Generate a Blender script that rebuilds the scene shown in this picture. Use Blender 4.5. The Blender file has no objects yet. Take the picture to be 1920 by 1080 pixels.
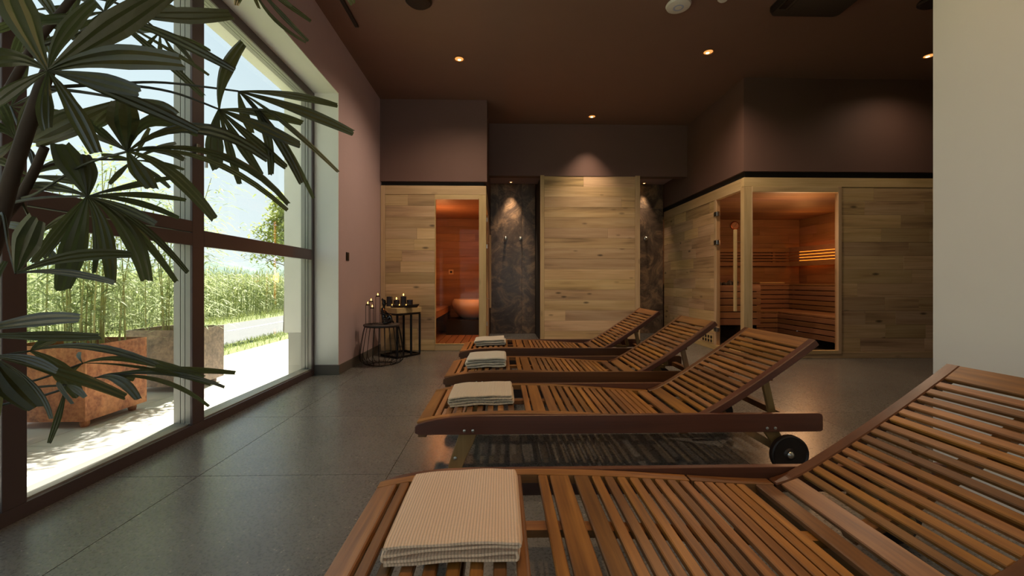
import bpy, bmesh, math, random
from mathutils import Vector, Matrix
random.seed(7)
scn = bpy.context.scene
COL = scn.collection

# ------------------------------------------------------------------ camera
FPX, HOR, YAW, CAMH = 800.0, 530.0, math.atan(20/800), 0.92      # focal in px of a 1920 wide frame, horizon row
cam = bpy.data.cameras.new('camera'); cam.sensor_width = 36; cam.lens = 36*FPX/1920
cam.shift_y = -(540-HOR)/1920; cam.clip_start = 0.02; cam.clip_end = 3000
camo = bpy.data.objects.new('camera', cam); COL.objects.link(camo)
camo.location = (0, 0, CAMH); camo.rotation_euler = (math.pi/2, 0, -YAW)
scn.camera = camo
# ------------------------------------------------------------------ sky, sun, exposure
EXPOSURE = 1.80
SKY_STRENGTH, SUN_STRENGTH = 0.365, 4.9
SUN_DIR = Vector((0.10, -0.80, -1.0)).normalized()
W = bpy.data.worlds.new('world'); scn.world = W; W.use_nodes = True
nt = W.node_tree; nt.nodes.clear()
tcw = nt.nodes.new('ShaderNodeTexCoord'); sep = nt.nodes.new('ShaderNodeSeparateXYZ'); nt.links.new(tcw.outputs['Generated'], sep.inputs[0])
hs = nt.nodes.new('ShaderNodeValToRGB'); e = hs.color_ramp.elements          # hazy summer sky: pale horizon, soft blue above; horizon tone kept below it
e[0].position = 0.0; e[0].color = (.78, .87, .88, 1); e[1].position = 1.0; e[1].color = (.40, .58, .74, 1)
m_ = e.new(.30); m_.color = (.66, .79, .84, 1)
nt.links.new(sep.outputs[2], hs.inputs[0])
bg = nt.nodes.new('ShaderNodeBackground'); bg.inputs[1].default_value = SKY_STRENGTH
wo = nt.nodes.new('ShaderNodeOutputWorld')
nt.links.new(hs.outputs[0], bg.inputs[0]); nt.links.new(bg.outputs[0], wo.inputs[0])
sl = bpy.data.lights.new('sun', 'SUN'); sl.energy = SUN_STRENGTH; sl.angle = math.radians(1.0); sl.color = (1, .95, .86)
so = bpy.data.objects.new('sun', sl); COL.objects.link(so)
so.rotation_euler = SUN_DIR.to_track_quat('-Z', 'Y').to_euler(); so.location = (-6, 12, 14)
vs = scn.view_settings; vs.view_transform = 'Standard'; vs.look = 'None'; vs.exposure = EXPOSURE; vs.gamma = 1; vs.use_curve_mapping = False
cy = scn.cycles; cy.max_bounces = 10; cy.diffuse_bounces = 6; cy.glossy_bounces = 4; cy.transmission_bounces = 6; cy.transparent_max_bounces = 16
cy.sample_clamp_indirect = 4.0; cy.caustics_reflective = False; cy.caustics_refractive = False
def portal_rear(x0, x1, y, z0, z1):
    l = bpy.data.lights.new('window_portal', 'AREA'); l.shape = 'RECTANGLE'; l.size = x1-x0; l.size_y = z1-z0; l.cycles.is_portal = True
    o = bpy.data.objects.new('window_portal', l); COL.objects.link(o); o.location = ((x0+x1)/2, y, (z0+z1)/2)
    o.rotation_euler = Vector((0, 1, 0)).to_track_quat('-Z', 'Z').to_euler()
portal_rear(-1.5, 1.9, -3.3, 0.0, 2.82)
def portal(x, y0, y1, z0, z1):
    l = bpy.data.lights.new('window_portal', 'AREA'); l.shape = 'RECTANGLE'; l.size = y1-y0; l.size_y = z1-z0; l.cycles.is_portal = True
    o = bpy.data.objects.new('window_portal', l); COL.objects.link(o); o.location = (x, (y0+y1)/2, (z0+z1)/2)
    o.rotation_euler = Vector((1, 0, 0)).to_track_quat('-Z', 'Z').to_euler()
portal(-2.2, -2.9, 4.3, 0.0, 2.82)

# ------------------------------------------------------------------ helpers
def P(px, py, d):
    """photo pixel + depth along the camera axis -> world point"""
    x = (px-960)/FPX*d; z = CAMH-(py-HOR)/FPX*d
    return Vector((d*math.sin(YAW)+x*math.cos(YAW), d*math.cos(YAW)-x*math.sin(YAW), z))
def lin(c):
    r = []
    for v in c[:3]:
        v /= 255.0
        r.append(v/12.92 if v <= .04045 else ((v+.055)/1.055)**2.4)
    return (*r, 1)
WL = {}
def link(o, parent=None, loc=(0, 0, 0)):
    COL.objects.link(o); loc = Vector(loc); WL[o.name] = loc
    if parent is not None:
        o.parent = parent; o.location = loc-WL[parent.name]
    else: o.location = loc
    return o
def tag(o, label=None, cat=None, group=None, kind=None):
    if label: o['label'] = label
    if cat: o['category'] = cat
    if group: o['group'] = group
    if kind: o['kind'] = kind
    return o
def thing(name, label, cat, loc, group=None):
    o = bpy.data.objects.new(name, None); o.empty_display_size = .05
    return tag(link(o, None, loc), label, cat, group)

class MB:
    """collects verts and faces in world coordinates"""
    def __init__(s): s.v = []; s.f = []
    def add(s, vs_, fs): n = len(s.v); s.v += [Vector(v) for v in vs_]; s.f += [tuple(i+n for i in f) for f in fs]; return s
    def box(s, x0, x1, y0, y1, z0, z1):
        return s.add([(x, y, z) for x in (x0, x1) for y in (y0, y1) for z in (z0, z1)],
                     [(0, 1, 3, 2), (4, 6, 7, 5), (0, 4, 5, 1), (2, 3, 7, 6), (0, 2, 6, 4), (1, 5, 7, 3)])
    def bar(s, a, b, w, t, up=(0, 0, 1)):
        """box from a to b, width w (sideways), thickness t (along up)"""
        a, b, up = Vector(a), Vector(b), Vector(up); d = (b-a).normalized(); n = d.cross(up).normalized()*w/2; u = n.normalized().cross(d)*t/2
        q = [n+u, -n+u, -n-u, n-u]
        return s.add([a+k for k in q]+[b+k for k in q], [(3, 2, 1, 0), (4, 5, 6, 7)]+[(i, (i+1) % 4, (i+1) % 4+4, i+4) for i in range(4)])
    def tube(s, pts, r, n=6, cap=True):
        pts = [Vector(p) for p in pts]; rr = r if isinstance(r, (list, tuple)) else [r]*len(pts); b = len(s.v); ref = None
        for i, p in enumerate(pts):
            d = (pts[min(i+1, len(pts)-1)]-pts[max(i-1, 0)]).normalized()
            if ref is None: ref = d.orthogonal().normalized()
            ref = (ref-d*ref.dot(d)).normalized(); q = d.cross(ref)
            for k in range(n):
                a = 2*math.pi*k/n; s.v.append(p+(ref*math.cos(a)+q*math.sin(a))*rr[i])
        for i in range(len(pts)-1):
            for k in range(n):
                s.f.append((b+i*n+k, b+i*n+(k+1) % n, b+(i+1)*n+(k+1) % n, b+(i+1)*n+k))
        if cap: s.f.append(tuple(b+k for k in reversed(range(n)))); s.f.append(tuple(b+(len(pts)-1)*n+k for k in range(n)))
        return s
    def lathe(s, c, prof, n=24, axis=(0, 0, 1), capa=True, capb=True):
        c = Vector(c); ax = Vector(axis).normalized(); u = ax.orthogonal().normalized(); w = ax.cross(u); b = len(s.v)
        for r, h in prof:
            for k in range(n):
                a = 2*math.pi*k/n; s.v.append(c+ax*h+(u*math.cos(a)+w*math.sin(a))*r)
        for i in range(len(prof)-1):
            for k in range(n): s.f.append((b+i*n+k, b+i*n+(k+1) % n, b+(i+1)*n+(k+1) % n, b+(i+1)*n+k))
        if capa: s.f.append(tuple(b+k for k in reversed(range(n))))
        if capb: s.f.append(tuple(b+(len(prof)-1)*n+k for k in range(n)))
        return s
    def prism(s, poly, y0, y1):
        """xz polygon extruded along y"""
        n = len(poly)
        return s.add([(x, y0, z) for x, z in poly]+[(x, y1, z) for x, z in poly],
                     [tuple(range(n)), tuple(reversed(range(n, 2*n)))]+[(i, i+n, (i+1) % n+n, (i+1) % n) for i in range(n)])
    def strip(s, pts, up, w, th):
        """solid strip along pts in the xz plane: y-width w=(y0,y1), thickness th downwards"""
        n = len(pts); vv = []
        for i, p in enumerate(pts):
            p = Vector(p); d = (Vector(pts[min(i+1, n-1)])-Vector(pts[max(i-1, 0)])).normalized(); nn = Vector((-d.z, 0, d.x))
            for y, k in ((w[0], 0), (w[1], 0), (w[1], -th), (w[0], -th)): vv.append((p.x+nn.x*k, y, p.z+nn.z*k))
        fs = [(3, 2, 1, 0), tuple(4*(n-1)+k for k in range(4))]
        for i in range(n-1):
            for k in range(4): fs.append((4*i+k, 4*i+(k+1) % 4, 4*i+4+(k+1) % 4, 4*i+4+k))
        return s.add(vv, fs)
    def sphere(s, c, r, nu=12, nv=8):
        c = Vector(c); r = Vector(r) if not isinstance(r, (int, float)) else Vector((r, r, r)); b = len(s.v)
        for j in range(nv+1):
            th = math.pi*j/nv
            for i in range(nu):
                a = 2*math.pi*i/nu; s.v.append(c+Vector((r.x*math.sin(th)*math.cos(a), r.y*math.sin(th)*math.sin(a), r.z*math.cos(th))))
        for j in range(nv):
            for i in range(nu): s.f.append((b+j*nu+i, b+(j+1)*nu+i, b+(j+1)*nu+(i+1) % nu, b+j*nu+(i+1) % nu))
        return s
    def build(s, name, mat, parent=None, origin=None, smooth=False, bevel=0, seg=1, kind=None, label=None):
        if origin is None:
            lo = [min(v[i] for v in s.v) for i in range(3)]; hi = [max(v[i] for v in s.v) for i in range(3)]
            origin = Vector(((lo[0]+hi[0])/2, (lo[1]+hi[1])/2, (lo[2]+hi[2])/2))
        origin = Vector(origin)
        me = bpy.data.meshes.new(name); me.from_pydata([v-origin for v in s.v], [], s.f)
        bm = bmesh.new(); bm.from_mesh(me)
        if bevel:
            bmesh.ops.recalc_face_normals(bm, faces=bm.faces)
            bmesh.ops.bevel(bm, geom=list(bm.edges), offset=bevel, segments=seg, affect='EDGES', clamp_overlap=True)
        elif len(s.f) < 60000: bmesh.ops.recalc_face_normals(bm, faces=bm.faces)
        bm.to_mesh(me); bm.free()
        me.materials.append(mat)
        if smooth:
            me.polygons.foreach_set('use_smooth', [True]*len(me.polygons))
            try: me.set_sharp_from_angle(angle=math.radians(40))
            except Exception: pass
        o = bpy.data.objects.new(name, me); link(o, parent, origin)
        if kind: o['kind'] = kind
        if label: o['label'] = label
        return o
def B(name, x0, x1, y0, y1, z0, z1, mat, parent=None, bevel=0, kind=None, label=None):
    return MB().box(min(x0, x1), max(x0, x1), min(y0, y1), max(y0, y1), min(z0, z1), max(z0, z1)).build(name, mat, parent, bevel=bevel, kind=kind, label=label)
def copy_tree(o, parent=None, loc=None):
    c = o.copy(); COL.objects.link(c); c.parent = parent
    if loc is not None: c.location = loc; WL[c.name] = Vector(loc)
    for ch in o.children: copy_tree(ch, c)
    return c

# ------------------------------------------------------------------ materials
class N:
    def __init__(s, name):
        s.m = bpy.data.materials.new(name); s.m.use_nodes = True; s.t = s.m.node_tree; s.t.nodes.clear()
        s.out = s.n('OutputMaterial')
    def n(s, ty, **kw):
        nd = s.t.nodes.new('ShaderNode'+ty)
        for k, v in kw.items():
            if k.startswith('i_'):
                key = k[2:]; key = int(key) if key.isdigit() else key.replace('_', ' ')
                s.set(nd, key, v)
            else: setattr(nd, k, v)
        return nd
    def set(s, nd, key, v):
        if isinstance(v, bpy.types.NodeSocket): s.t.links.new(v, nd.inputs[key])
        else: nd.inputs[key].default_value = v
    def ramp(s, fac, stops):
        r = s.n('ValToRGB'); e = r.color_ramp.elements
        while len(e) < len(stops): e.new(.5)
        for k, (p, c) in enumerate(stops): e[k].position = p; e[k].color = c
        s.set(r, 0, fac); return r.outputs[0]
    def math(s, op, a, b=0.0):
        m = s.n('Math', operation=op); s.set(m, 0, a); s.set(m, 1, b); return m.outputs[0]
    def mix(s, f, a, b, blend='MIX'):
        m = s.n('Mix', data_type='RGBA', blend_type=blend); s.set(m, 0, f); s.set(m, 6, a); s.set(m, 7, b); return m.outputs[2]
    def coords(s, scale=(1, 1, 1), rnd=0):
        tc = s.n('TexCoord'); v = tc.outputs['Object']
        if rnd:
            oi = s.n('ObjectInfo'); m = s.n('VectorMath', operation='SCALE'); m.inputs[0].default_value = (rnd, rnd*1.7, rnd*2.3); s.set(m, 'Scale', oi.outputs['Random'])
            a = s.n('VectorMath', operation='ADD'); s.set(a, 0, v); s.set(a, 1, m.outputs[0]); v = a.outputs[0]
        mp = s.n('Mapping'); s.set(mp, 'Vector', v); mp.inputs['Scale'].default_value = scale
        return mp.outputs[0]
    def noise(s, vec, scale, detail=4, rough=.55, dist=0):
        n = s.n('TexNoise'); s.set(n, 'Vector', vec); n.inputs['Scale'].default_value = scale; n.inputs['Detail'].default_value = detail
        n.inputs['Roughness'].default_value = rough; n.inputs['Distortion'].default_value = dist; return n.outputs[0]
    def bump(s, h, strength, dist=.01):
        b = s.n('Bump'); s.set(b, 'Height', h); b.inputs['Strength'].default_value = strength; b.inputs['Distance'].default_value = dist; return b.outputs[0]
    def pbr(s, col, rough=.5, normal=None, **kw):
        p = s.n('BsdfPrincipled'); s.set(p, 'Base Color', col); s.set(p, 'Roughness', rough)
        if normal is not None: s.set(p, 'Normal', normal)
        for k, v in kw.items(): s.set(p, k.replace('_', ' '), v)
        s.t.links.new(p.outputs[0], s.out.inputs[0]); return s.m
def plain(name, rgb, rough=.6, metallic=0.0, noise=.06, scale=6, bump=0, **kw):
    k = N(name); v = k.coords(); c = lin(rgb)
    n1 = k.noise(v, scale, 3)
    col = k.mix(n1, tuple(x*(1-noise) for x in c[:3])+(1,), tuple(min(1, x*(1+noise)) for x in c[:3])+(1,))
    nb = k.bump(k.noise(v, scale*25, 2), bump, .002) if bump else None
    return k.pbr(col, rough, nb, Metallic=metallic, **kw)
def wood(name, dark, mid, light, axis=0, rough=.5, var=.25, freq=14, bump=.15, knots=0.0, hue=.01, rscale=37):
    k = N(name); sc = [freq]*3; sc[axis] = freq*.055
    v = k.coords(tuple(sc), rscale)
    n1 = k.noise(v, 1.0, 5, .6, .8)
    sc2 = [freq*.22]*3; sc2[axis] = freq*.045
    v2 = k.coords(tuple(sc2), rscale*1.3); n2 = k.noise(v2, 1.0, 2, .5, 1.5)
    f = k.math('ADD', k.math('MULTIPLY', n1, .55), k.math('MULTIPLY', n2, .45))
    col = k.ramp(f, [(.33, lin(dark)), (.46, lin(mid)), (.66, lin(light))])
    sc3 = [freq*7]*3; sc3[axis] = freq*.18
    n3 = k.noise(k.coords(tuple(sc3), rscale), 1.0, 2, .5)
    col = k.mix(.40, col, k.mix(n3, lin(dark), lin(light)), 'MIX')
    if knots:
        s4 = [7]*3; s4[axis] = 2.6
        vo = k.n('TexVoronoi', feature='F1'); k.set(vo, 'Vector', k.coords(tuple(s4), rscale*2.1)); vo.inputs['Scale'].default_value = 1.0
        kn = k.ramp(vo.outputs['Distance'], [(0.0, (1, 1, 1, 1)), (.07, (.8, .8, .8, 1)), (.15, (0, 0, 0, 1))])
        nz = k.noise(k.coords(tuple(x*.5 for x in sc2), rscale*1.9), 1.0, 1)
        gate = k.ramp(nz, [(.44, (0, 0, 0, 1)), (.52, (1, 1, 1, 1))])
        fk = k.math('MULTIPLY', k.math('MULTIPLY', kn, gate), knots)
        col = k.mix(fk, col, lin(tuple(x*.38 for x in dark)))
    oi = k.n('ObjectInfo'); h = k.n('HueSaturation'); k.set(h, 'Color', col)
    k.set(h, 'Value', k.math('ADD', k.math('MULTIPLY', oi.outputs['Random'], 2*var), 1-var))
    r2 = k.math('FRACT', k.math('MULTIPLY', oi.outputs['Random'], 17.31))
    k.set(h, 'Hue', k.math('ADD', k.math('MULTIPLY', r2, 2*hue), .5-hue))
    k.set(h, 'Saturation', k.math('ADD', k.math('MULTIPLY', r2, .12), .94))
    return k.pbr(h.outputs[0], rough, k.bump(n1, bump, .003))
def glass(name, tint=(1, 1, 1), refl=1.0, rough=0.0):
    k = N(name); tr = k.n('BsdfTransparent'); tr.inputs[0].default_value = (*tint, 1)
    gl = k.n('BsdfGlossy'); gl.inputs['Roughness'].default_value = rough
    lw = k.n('LayerWeight'); lw.inputs[0].default_value = .5
    fr = k.math('ADD', k.math('MULTIPLY', k.math('POWER', lw.outputs['Facing'], 5.0), .94), .025)      # same from both sides of the pane
    mx = k.n('MixShader'); k.set(mx, 0, k.math('MULTIPLY', fr, refl)); k.set(mx, 1, tr.outputs[0]); k.set(mx, 2, gl.outputs[0])
    k.t.links.new(mx.outputs[0], k.out.inputs[0]); return k.m
def emit(name, rgb, s):
    k = N(name); e = k.n('Emission'); e.inputs[0].default_value = lin(rgb); e.inputs[1].default_value = s
    k.t.links.new(e.outputs[0], k.out.inputs[0]); return k.m
def leafmat(name, c1, c2, trans=.4, rough=.4, gloss=.5, rnd=True, stripe=0):
    k = N(name); v = k.coords(rnd=11 if rnd else 0); n1 = k.noise(v, 9, 3)
    if rnd:
        oi = k.n('ObjectInfo'); n1 = k.math('ADD', k.math('MULTIPLY', n1, .5), k.math('MULTIPLY', oi.outputs['Random'], .5))
    else:
        n1 = k.noise(v, 3.0, 4, .7)
    col = k.ramp(n1, [(.32, lin(c1)), (.68, lin(c2))])
    p = k.n('BsdfPrincipled'); k.set(p, 'Base Color', col); p.inputs['Roughness'].default_value = rough; p.inputs['Specular IOR Level'].default_value = gloss
    tb = k.n('BsdfTranslucent'); k.set(tb, 0, k.mix(.35, col, (.42, .52, .20, 1)))
    mx = k.n('MixShader'); mx.inputs[0].default_value = trans; k.set(mx, 1, p.outputs[0]); k.set(mx, 2, tb.outputs[0])
    k.t.links.new(mx.outputs[0], k.out.inputs[0]); return k.m
M = {}
def tile_mat():
    k = N('floor_tile'); v = k.coords(rnd=23)
    big = k.noise(v, 2.5, 4, .6); col = k.ramp(big, [(.3, lin((92, 91, 90))), (.7, lin((114, 113, 110)))])
    fine = k.noise(v, 90, 3, .7); col = k.mix(.2, col, k.ramp(fine, [(.35, lin((60, 60, 60))), (.65, lin((142, 141, 136)))]))
    wv = k.n('VectorMath', operation='ADD'); k.set(wv, 0, v); sw = k.n('VectorMath', operation='SCALE'); nz = k.n('TexNoise'); k.set(nz, 'Vector', v); nz.inputs['Scale'].default_value = 60
    k.set(sw, 0, nz.outputs['Color']); sw.inputs['Scale'].default_value = .02; k.set(wv, 1, sw.outputs[0])
    vo = k.n('TexVoronoi', feature='F1'); k.set(vo, 'Vector', wv.outputs[0]); vo.inputs['Scale'].default_value = 60
    spot = k.ramp(vo.outputs['Distance'], [(.14, (1, 1, 1, 1)), (.24, (0, 0, 0, 1))])
    sep = k.n('SeparateColor'); k.set(sep, 0, vo.outputs['Color'])
    gate = k.ramp(sep.outputs[0], [(.70, (0, 0, 0, 1)), (.76, (1, 1, 1, 1))])
    col = k.mix(k.math('MULTIPLY', k.math('MULTIPLY', spot, gate), .62), col, lin((205, 198, 186)))
    ro = k.math('ADD', k.math('MULTIPLY', fine, .10), .23)
    return k.pbr(col, ro, k.bump(fine, .04, .002), Specular_IOR_Level=.62)
def stone_mat():
    k = N('dark_marble'); v = k.coords(rnd=5)
    n1 = k.noise(v, 3.2, 8, .68, 1.4)
    col = k.ramp(n1, [(.32, lin((66, 55, 48))), (.50, lin((112, 94, 80))), (.62, lin((170, 140, 110))), (.74, lin((72, 60, 52)))])
    n2 = k.noise(v, 7, 6, .7, 2.2); vein = k.ramp(n2, [(.475, (0, 0, 0, 1)), (.50, (1, 1, 1, 1)), (.525, (0, 0, 0, 1))])
    m2 = k.ramp(k.noise(v, 2.3, 3), [(.5, (0, 0, 0, 1)), (.62, (1, 1, 1, 1))])
    col = k.mix(k.math('MULTIPLY', k.math('MULTIPLY', vein, m2), .55), col, lin((186, 168, 140)))
    return k.pbr(col, .32)
def rust_mat(name, a, b, c):
    k = N(name); v = k.coords(rnd=7); n1 = k.noise(v, 5, 6, .65, .8)
    col = k.ramp(n1, [(.34, lin(a)), (.5, lin(b)), (.66, lin(c))])
    col = k.mix(.3, col, k.ramp(k.noise(v, 40, 3), [(.4, lin(a)), (.6, lin(c))]))
    return k.pbr(col, .65, k.bump(n1, .1), Metallic=.15)
def waffle_mat(name, rgb, pitch=.0075):
    k = N(name); tc = k.n('TexCoord'); sp = k.n('SeparateXYZ'); k.set(sp, 0, tc.outputs['Object'])
    sx = k.math('ABSOLUTE', k.math('SINE', k.math('MULTIPLY', sp.outputs[0], math.pi/pitch)))
    sy = k.math('ABSOLUTE', k.math('SINE', k.math('MULTIPLY', sp.outputs[1], math.pi/(pitch*.62))))
    h = k.math('ADD', k.math('MULTIPLY', sx, .7), k.math('MULTIPLY', sy, .3))
    c = lin(rgb); col = k.mix(h, tuple(x*.62 for x in c[:3])+(1,), tuple(min(1, x*1.1) for x in c[:3])+(1,))
    n1 = k.noise(tc.outputs['Object'], 220, 2); col = k.mix(.12, col, k.mix(n1, (0, 0, 0, 1), c))
    return k.pbr(col, .9, k.bump(h, .5, .004), Sheen_Weight=.3)
def grid_mat(name, rgb):
    k = N(name); tc = k.n('TexCoord'); sp = k.n('SeparateXYZ'); k.set(sp, 0, tc.outputs['Object'])
    sx = k.math('SINE', k.math('MULTIPLY', sp.outputs[0], 420)); sy = k.math('SINE', k.math('MULTIPLY', sp.outputs[1], 420))
    h = k.ramp(k.math('MULTIPLY', sx, sy), [(.1, (0, 0, 0, 1)), (.3, (1, 1, 1, 1))])
    c = lin(rgb); return k.pbr(k.mix(h, tuple(x*.4 for x in c[:3])+(1,), c), .5)
M['tile'] = tile_mat(); M['stone'] = stone_mat()
M['grout'] = plain('grout', (120, 112, 102), .9)
M['pink'] = plain('pink_wall_paint', (192, 170, 174), .75, noise=.03)
M['white'] = plain('white_wall_paint', (240, 240, 234), .75, noise=.02)
M['offwhite'] = plain('warm_white_wall_paint', (226, 224, 220), .75, noise=.02)
M['brown'] = plain('brown_wall_paint', (106, 80, 73), .7, noise=.04)
M['ceil'] = plain('brown_ceiling_paint', (128, 98, 84), .75, noise=.04)
M['gap'] = plain('dark_gap', (22, 17, 15), .8)
M['base'] = plain('baseboard_tile', (96, 90, 84), .5)
M['frame_in'] = plain('window_frame_brown', (78, 64, 64), .45, noise=.05)
M['frame_out'] = plain('window_frame_aluminium', (150, 148, 140), .4, metallic=.2)
M['gasket'] = plain('gasket', (25, 24, 24), .6)
M['plaster'] = plain('exterior_plaster', (238, 236, 226), .9)
M['plinth'] = plain('plinth_stone', (190, 188, 178), .9)
M['glass'] = glass('window_glass', (.97, .98, .97), .9)
M['sauna_glass'] = glass('bronze_glass', (.94, .895, .85), .3)
OAK = ((98, 70, 42), (200, 166, 120), (232, 204, 160))
for i, a in enumerate('xyz'):
    M['oak_'+a] = wood('oak_grain_'+a, *OAK, axis=i, rough=.6, var=.2, freq=12, knots=.85)
    M['oakf_'+a] = wood('oak_frame_grain_'+a, (164, 136, 96), (196, 168, 122), (220, 194, 150), axis=i, rough=.6, var=.08, freq=16, knots=.3)
    M['alder_'+a] = wood('alder_grain_'+a, (98, 70, 50), (134, 98, 70), (160, 122, 90), axis=i, rough=.6, var=.14, freq=13)
    M['acacia_'+a] = wood('acacia_grain_'+a, (58, 32, 15), (112, 69, 32), (176, 122, 62), axis=i, rough=.38, var=.36, freq=22, knots=.25, hue=.004)
M['acacia_rail'] = wood('acacia_rail', (64, 35, 20), (86, 49, 29), (108, 66, 40), axis=0, rough=.34, var=.08, freq=16)
M['acacia_dark'] = wood('acacia_leg', (104, 76, 44), (140, 106, 64), (164, 130, 84), axis=2, rough=.4, var=.1, freq=16)
M['black'] = plain('black_metal', (26, 23, 22), .45, metallic=.5)
M['blackp'] = plain('black_plastic', (20, 18, 18), .45)
M['gloss_black'] = plain('glossy_black', (16, 15, 16), .12)
M['grille'] = grid_mat('speaker_grille', (34, 30, 30))
M['steel'] = plain('brushed_steel', (190, 188, 182), .28, metallic=1.0)
M['whitep'] = plain('white_plastic', (222, 220, 214), .4)
M['candle'] = plain('dark_wax', (38, 32, 38), .5)
M['ceramic'] = plain('white_ceramic', (214, 204, 194), .35)
M['rubber'] = plain('wheel_black', (26, 20, 20), .4)
M['towel_tan'] = waffle_mat('towel_tan', (234, 202, 172))
M['towel_beige'] = waffle_mat('towel_beige', (218, 198, 168))
M['towel_cream'] = waffle_mat('towel_cream', (222, 212, 190), .006)
M['flame'] = emit('flame', (255, 180, 80), 2.6)
M['lens'] = emit('lamp_lens', (255, 196, 120), 5)
M['lit_reflector'] = emit('lamp_reflector_glow', (226, 150, 80), .42)  # emission stands in for lamp light caught by the reflector
M['led'] = emit('sauna_lamp_glow', (255, 132, 40), 1.0)
M['rock'] = plain('sauna_stone', (58, 52, 48), .85, noise=.3, scale=20)
M['palm'] = leafmat('palm_leaf', (34, 32, 18), (60, 60, 30), .30, .40, .4)
M['palm_stem'] = plain('palm_stem', (56, 42, 30), .85, noise=.5, scale=18)
M['petiole'] = plain('palm_petiole', (44, 44, 24), .5)
M['pot'] = plain('clay_pot', (128, 104, 84), .7, noise=.15, scale=14)
M['soil'] = plain('soil', (46, 36, 28), .95, noise=.3, scale=30)
M['rust'] = rust_mat('corten_steel', (112, 66, 42), (170, 104, 64), (204, 142, 92))
M['rust_grey'] = rust_mat('weathered_shaded_steel', (104, 92, 84), (140, 122, 108), (176, 152, 128))  # weathered steel greyed further, the planter's shade put into the colour
M['paving'] = plain('terrace_paving', (214, 210, 200), .8, noise=.08, scale=2.2)
M['asphalt'] = plain('road_asphalt', (112, 112, 110), .9, noise=.08, scale=3)
M['roadpaint'] = plain('road_paint', (235, 235, 228), .8)
M['grass'] = leafmat('grass_blades', (112, 124, 64), (166, 168, 100), .3, .7, .2, rnd=False)
M['lawn'] = plain('lawn_ground', (118, 126, 70), .9, noise=.3, scale=3)
M['corn'] = leafmat('corn_leaves', (118, 136, 80), (192, 192, 134), .35, .6, .3, rnd=False)
M['bamboo_leaf'] = leafmat('bamboo_leaves', (140, 158, 112), (206, 212, 170), .4, .6, .3, rnd=False)
M['bamboo'] = plain('bamboo_culm', (190, 186, 120), .5, noise=.2)
M['tree_leaf'] = leafmat('tree_leaves', (150, 166, 80), (206, 208, 124), .4, .6, .3, rnd=False)
M['bark'] = plain('tree_bark', (120, 104, 82), .9, noise=.3, scale=20)
M['hill'] = plain('hazed_wooded_hill', (116, 134, 126), .95, noise=.15, scale=.05)  # distance haze is put into this greyed green
M['orange'] = plain('orange_stake', (232, 128, 40), .6)

# ------------------------------------------------------------------ the setting
CA, SA = math.cos(YAW), math.sin(YAW)
def XP(px, Y): t = (px-960)/FPX; return Y*(t*CA+SA)/(CA-t*SA)
def ZP(px, py, Y): t = (px-960)/FPX; return CAMH-(py-HOR)/FPX*Y/(CA-t*SA)
def YS(px, X): t = (px-960)/FPX; return X*(CA-t*SA)/(t*CA+SA)       # Y where the ray of column px meets the plane X
def ZS(px, py, X): t = (px-960)/FPX; return CAMH-(py-HOR)/FPX*X/(t*CA+SA)
XW, XI, XO = -1.865, -1.63, -2.17          # window frame face, inner wall face, outer wall face
YE, ZH, ZC, YB = 4.32, 2.82, 3.39, 8.0     # end of the window opening, its head, ceiling, back
YR = -3.1
S = 'structure'
floor = B('floor', -1.99, 6.2, YR, YB, -.12, -.004, M['grout'], kind=S)
TX0, TY0, TP = -1.44, 2.065, .9
for i in range(-1, 9):
    for j in range(-6, 7):
        x0, y0 = TX0+i*TP, TY0+j*TP
        a, b, c, d = max(x0, XW-.02), min(x0+TP, 6.2), max(y0, YR), min(y0+TP, YB)
        if b-a < .03 or d-c < .03 or (a > 2.1 and d < 1.9): continue
        if c > 6.6: d = min(d, 7.99)
        B('floor_tile', a+.0017, b-.0017, c+.0017, d-.0017, -.012, 0, M['tile'], floor)
B('ceiling', -2.1, 6.3, YR-.15, YB+.15, ZC, ZC+.16, M['ceil'], kind=S)
mb = MB().box(-1.95, XI, YE, YB, 0, ZC).box(-1.95, XI, YR, YE, ZH, ZC).box(-1.95, XI, YR-.1, YR+.15, 0, ZH)
mb.build('wall_left', M['pink'], kind=S)
mb = MB().box(XO, -1.951, YE, YB+.1, .42, ZC+.1).box(XO, -1.951, YR, YE, ZH, ZC+.1).box(XO, -1.951, YR-.1, YR+.15, 0, ZH)
mb.build('wall_outside', M['plaster'], kind=S)
B('trim_1', -2.13, -1.951, YE, YB+.1, -.1, .419, M['plinth'], kind=S)
B('trim_2', XW-.01, XI-.001, YE-.008, YE-.0005, .10, ZH-.001, M['white'], kind=S)
B('trim_3', XW-.01, XI-.001, YR+.2, YE-.008, ZH-.008, ZH-.0005, M['white'], kind=S)
mb = MB().box(XI+.0005, XI+.012, YE+.0, 5.78, .001, .095).box(XW+.0, XI+.012, YE-.02, YE-.008, .001, .095)
mb.build('baseboard_left', M['base'], kind=S)
B('wall_back', -1.95, 6.3, YB, YB+.15, 0, ZC, M['brown'], kind=S)
mb = MB().box(-2.17, -1.5, YR-.15, YR, 0, ZC).box(1.9, 2.2, YR-.15, YR, 0, ZC).box(-1.5, 1.9, YR-.15, YR, 2.82, ZC)
mb.build('wall_rear', M['offwhite'], kind=S)
w2 = B('added_rear_window', -1.5, 1.9, YR-.10, YR-.04, .0005, .06, M['frame_in'], kind=S)          # unseen glazing added behind the viewer to bring in more daylight
for xx in (-1.5, -.39, .72, 1.84): B('post', xx, xx+.06, YR-.10, YR-.04, .06, 2.76, M['frame_in'], w2)
B('head_rail', -1.5, 1.9, YR-.10, YR-.04, 2.76, 2.82, M['frame_in'], w2)
for xx in (-1.44, -.33, .78): B('pane', xx, xx+1.05, YR-.073, YR-.067, .06, 2.76, M['glass'], w2)
XR = 2.0; YRF = YS(1749.5, XR)
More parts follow.
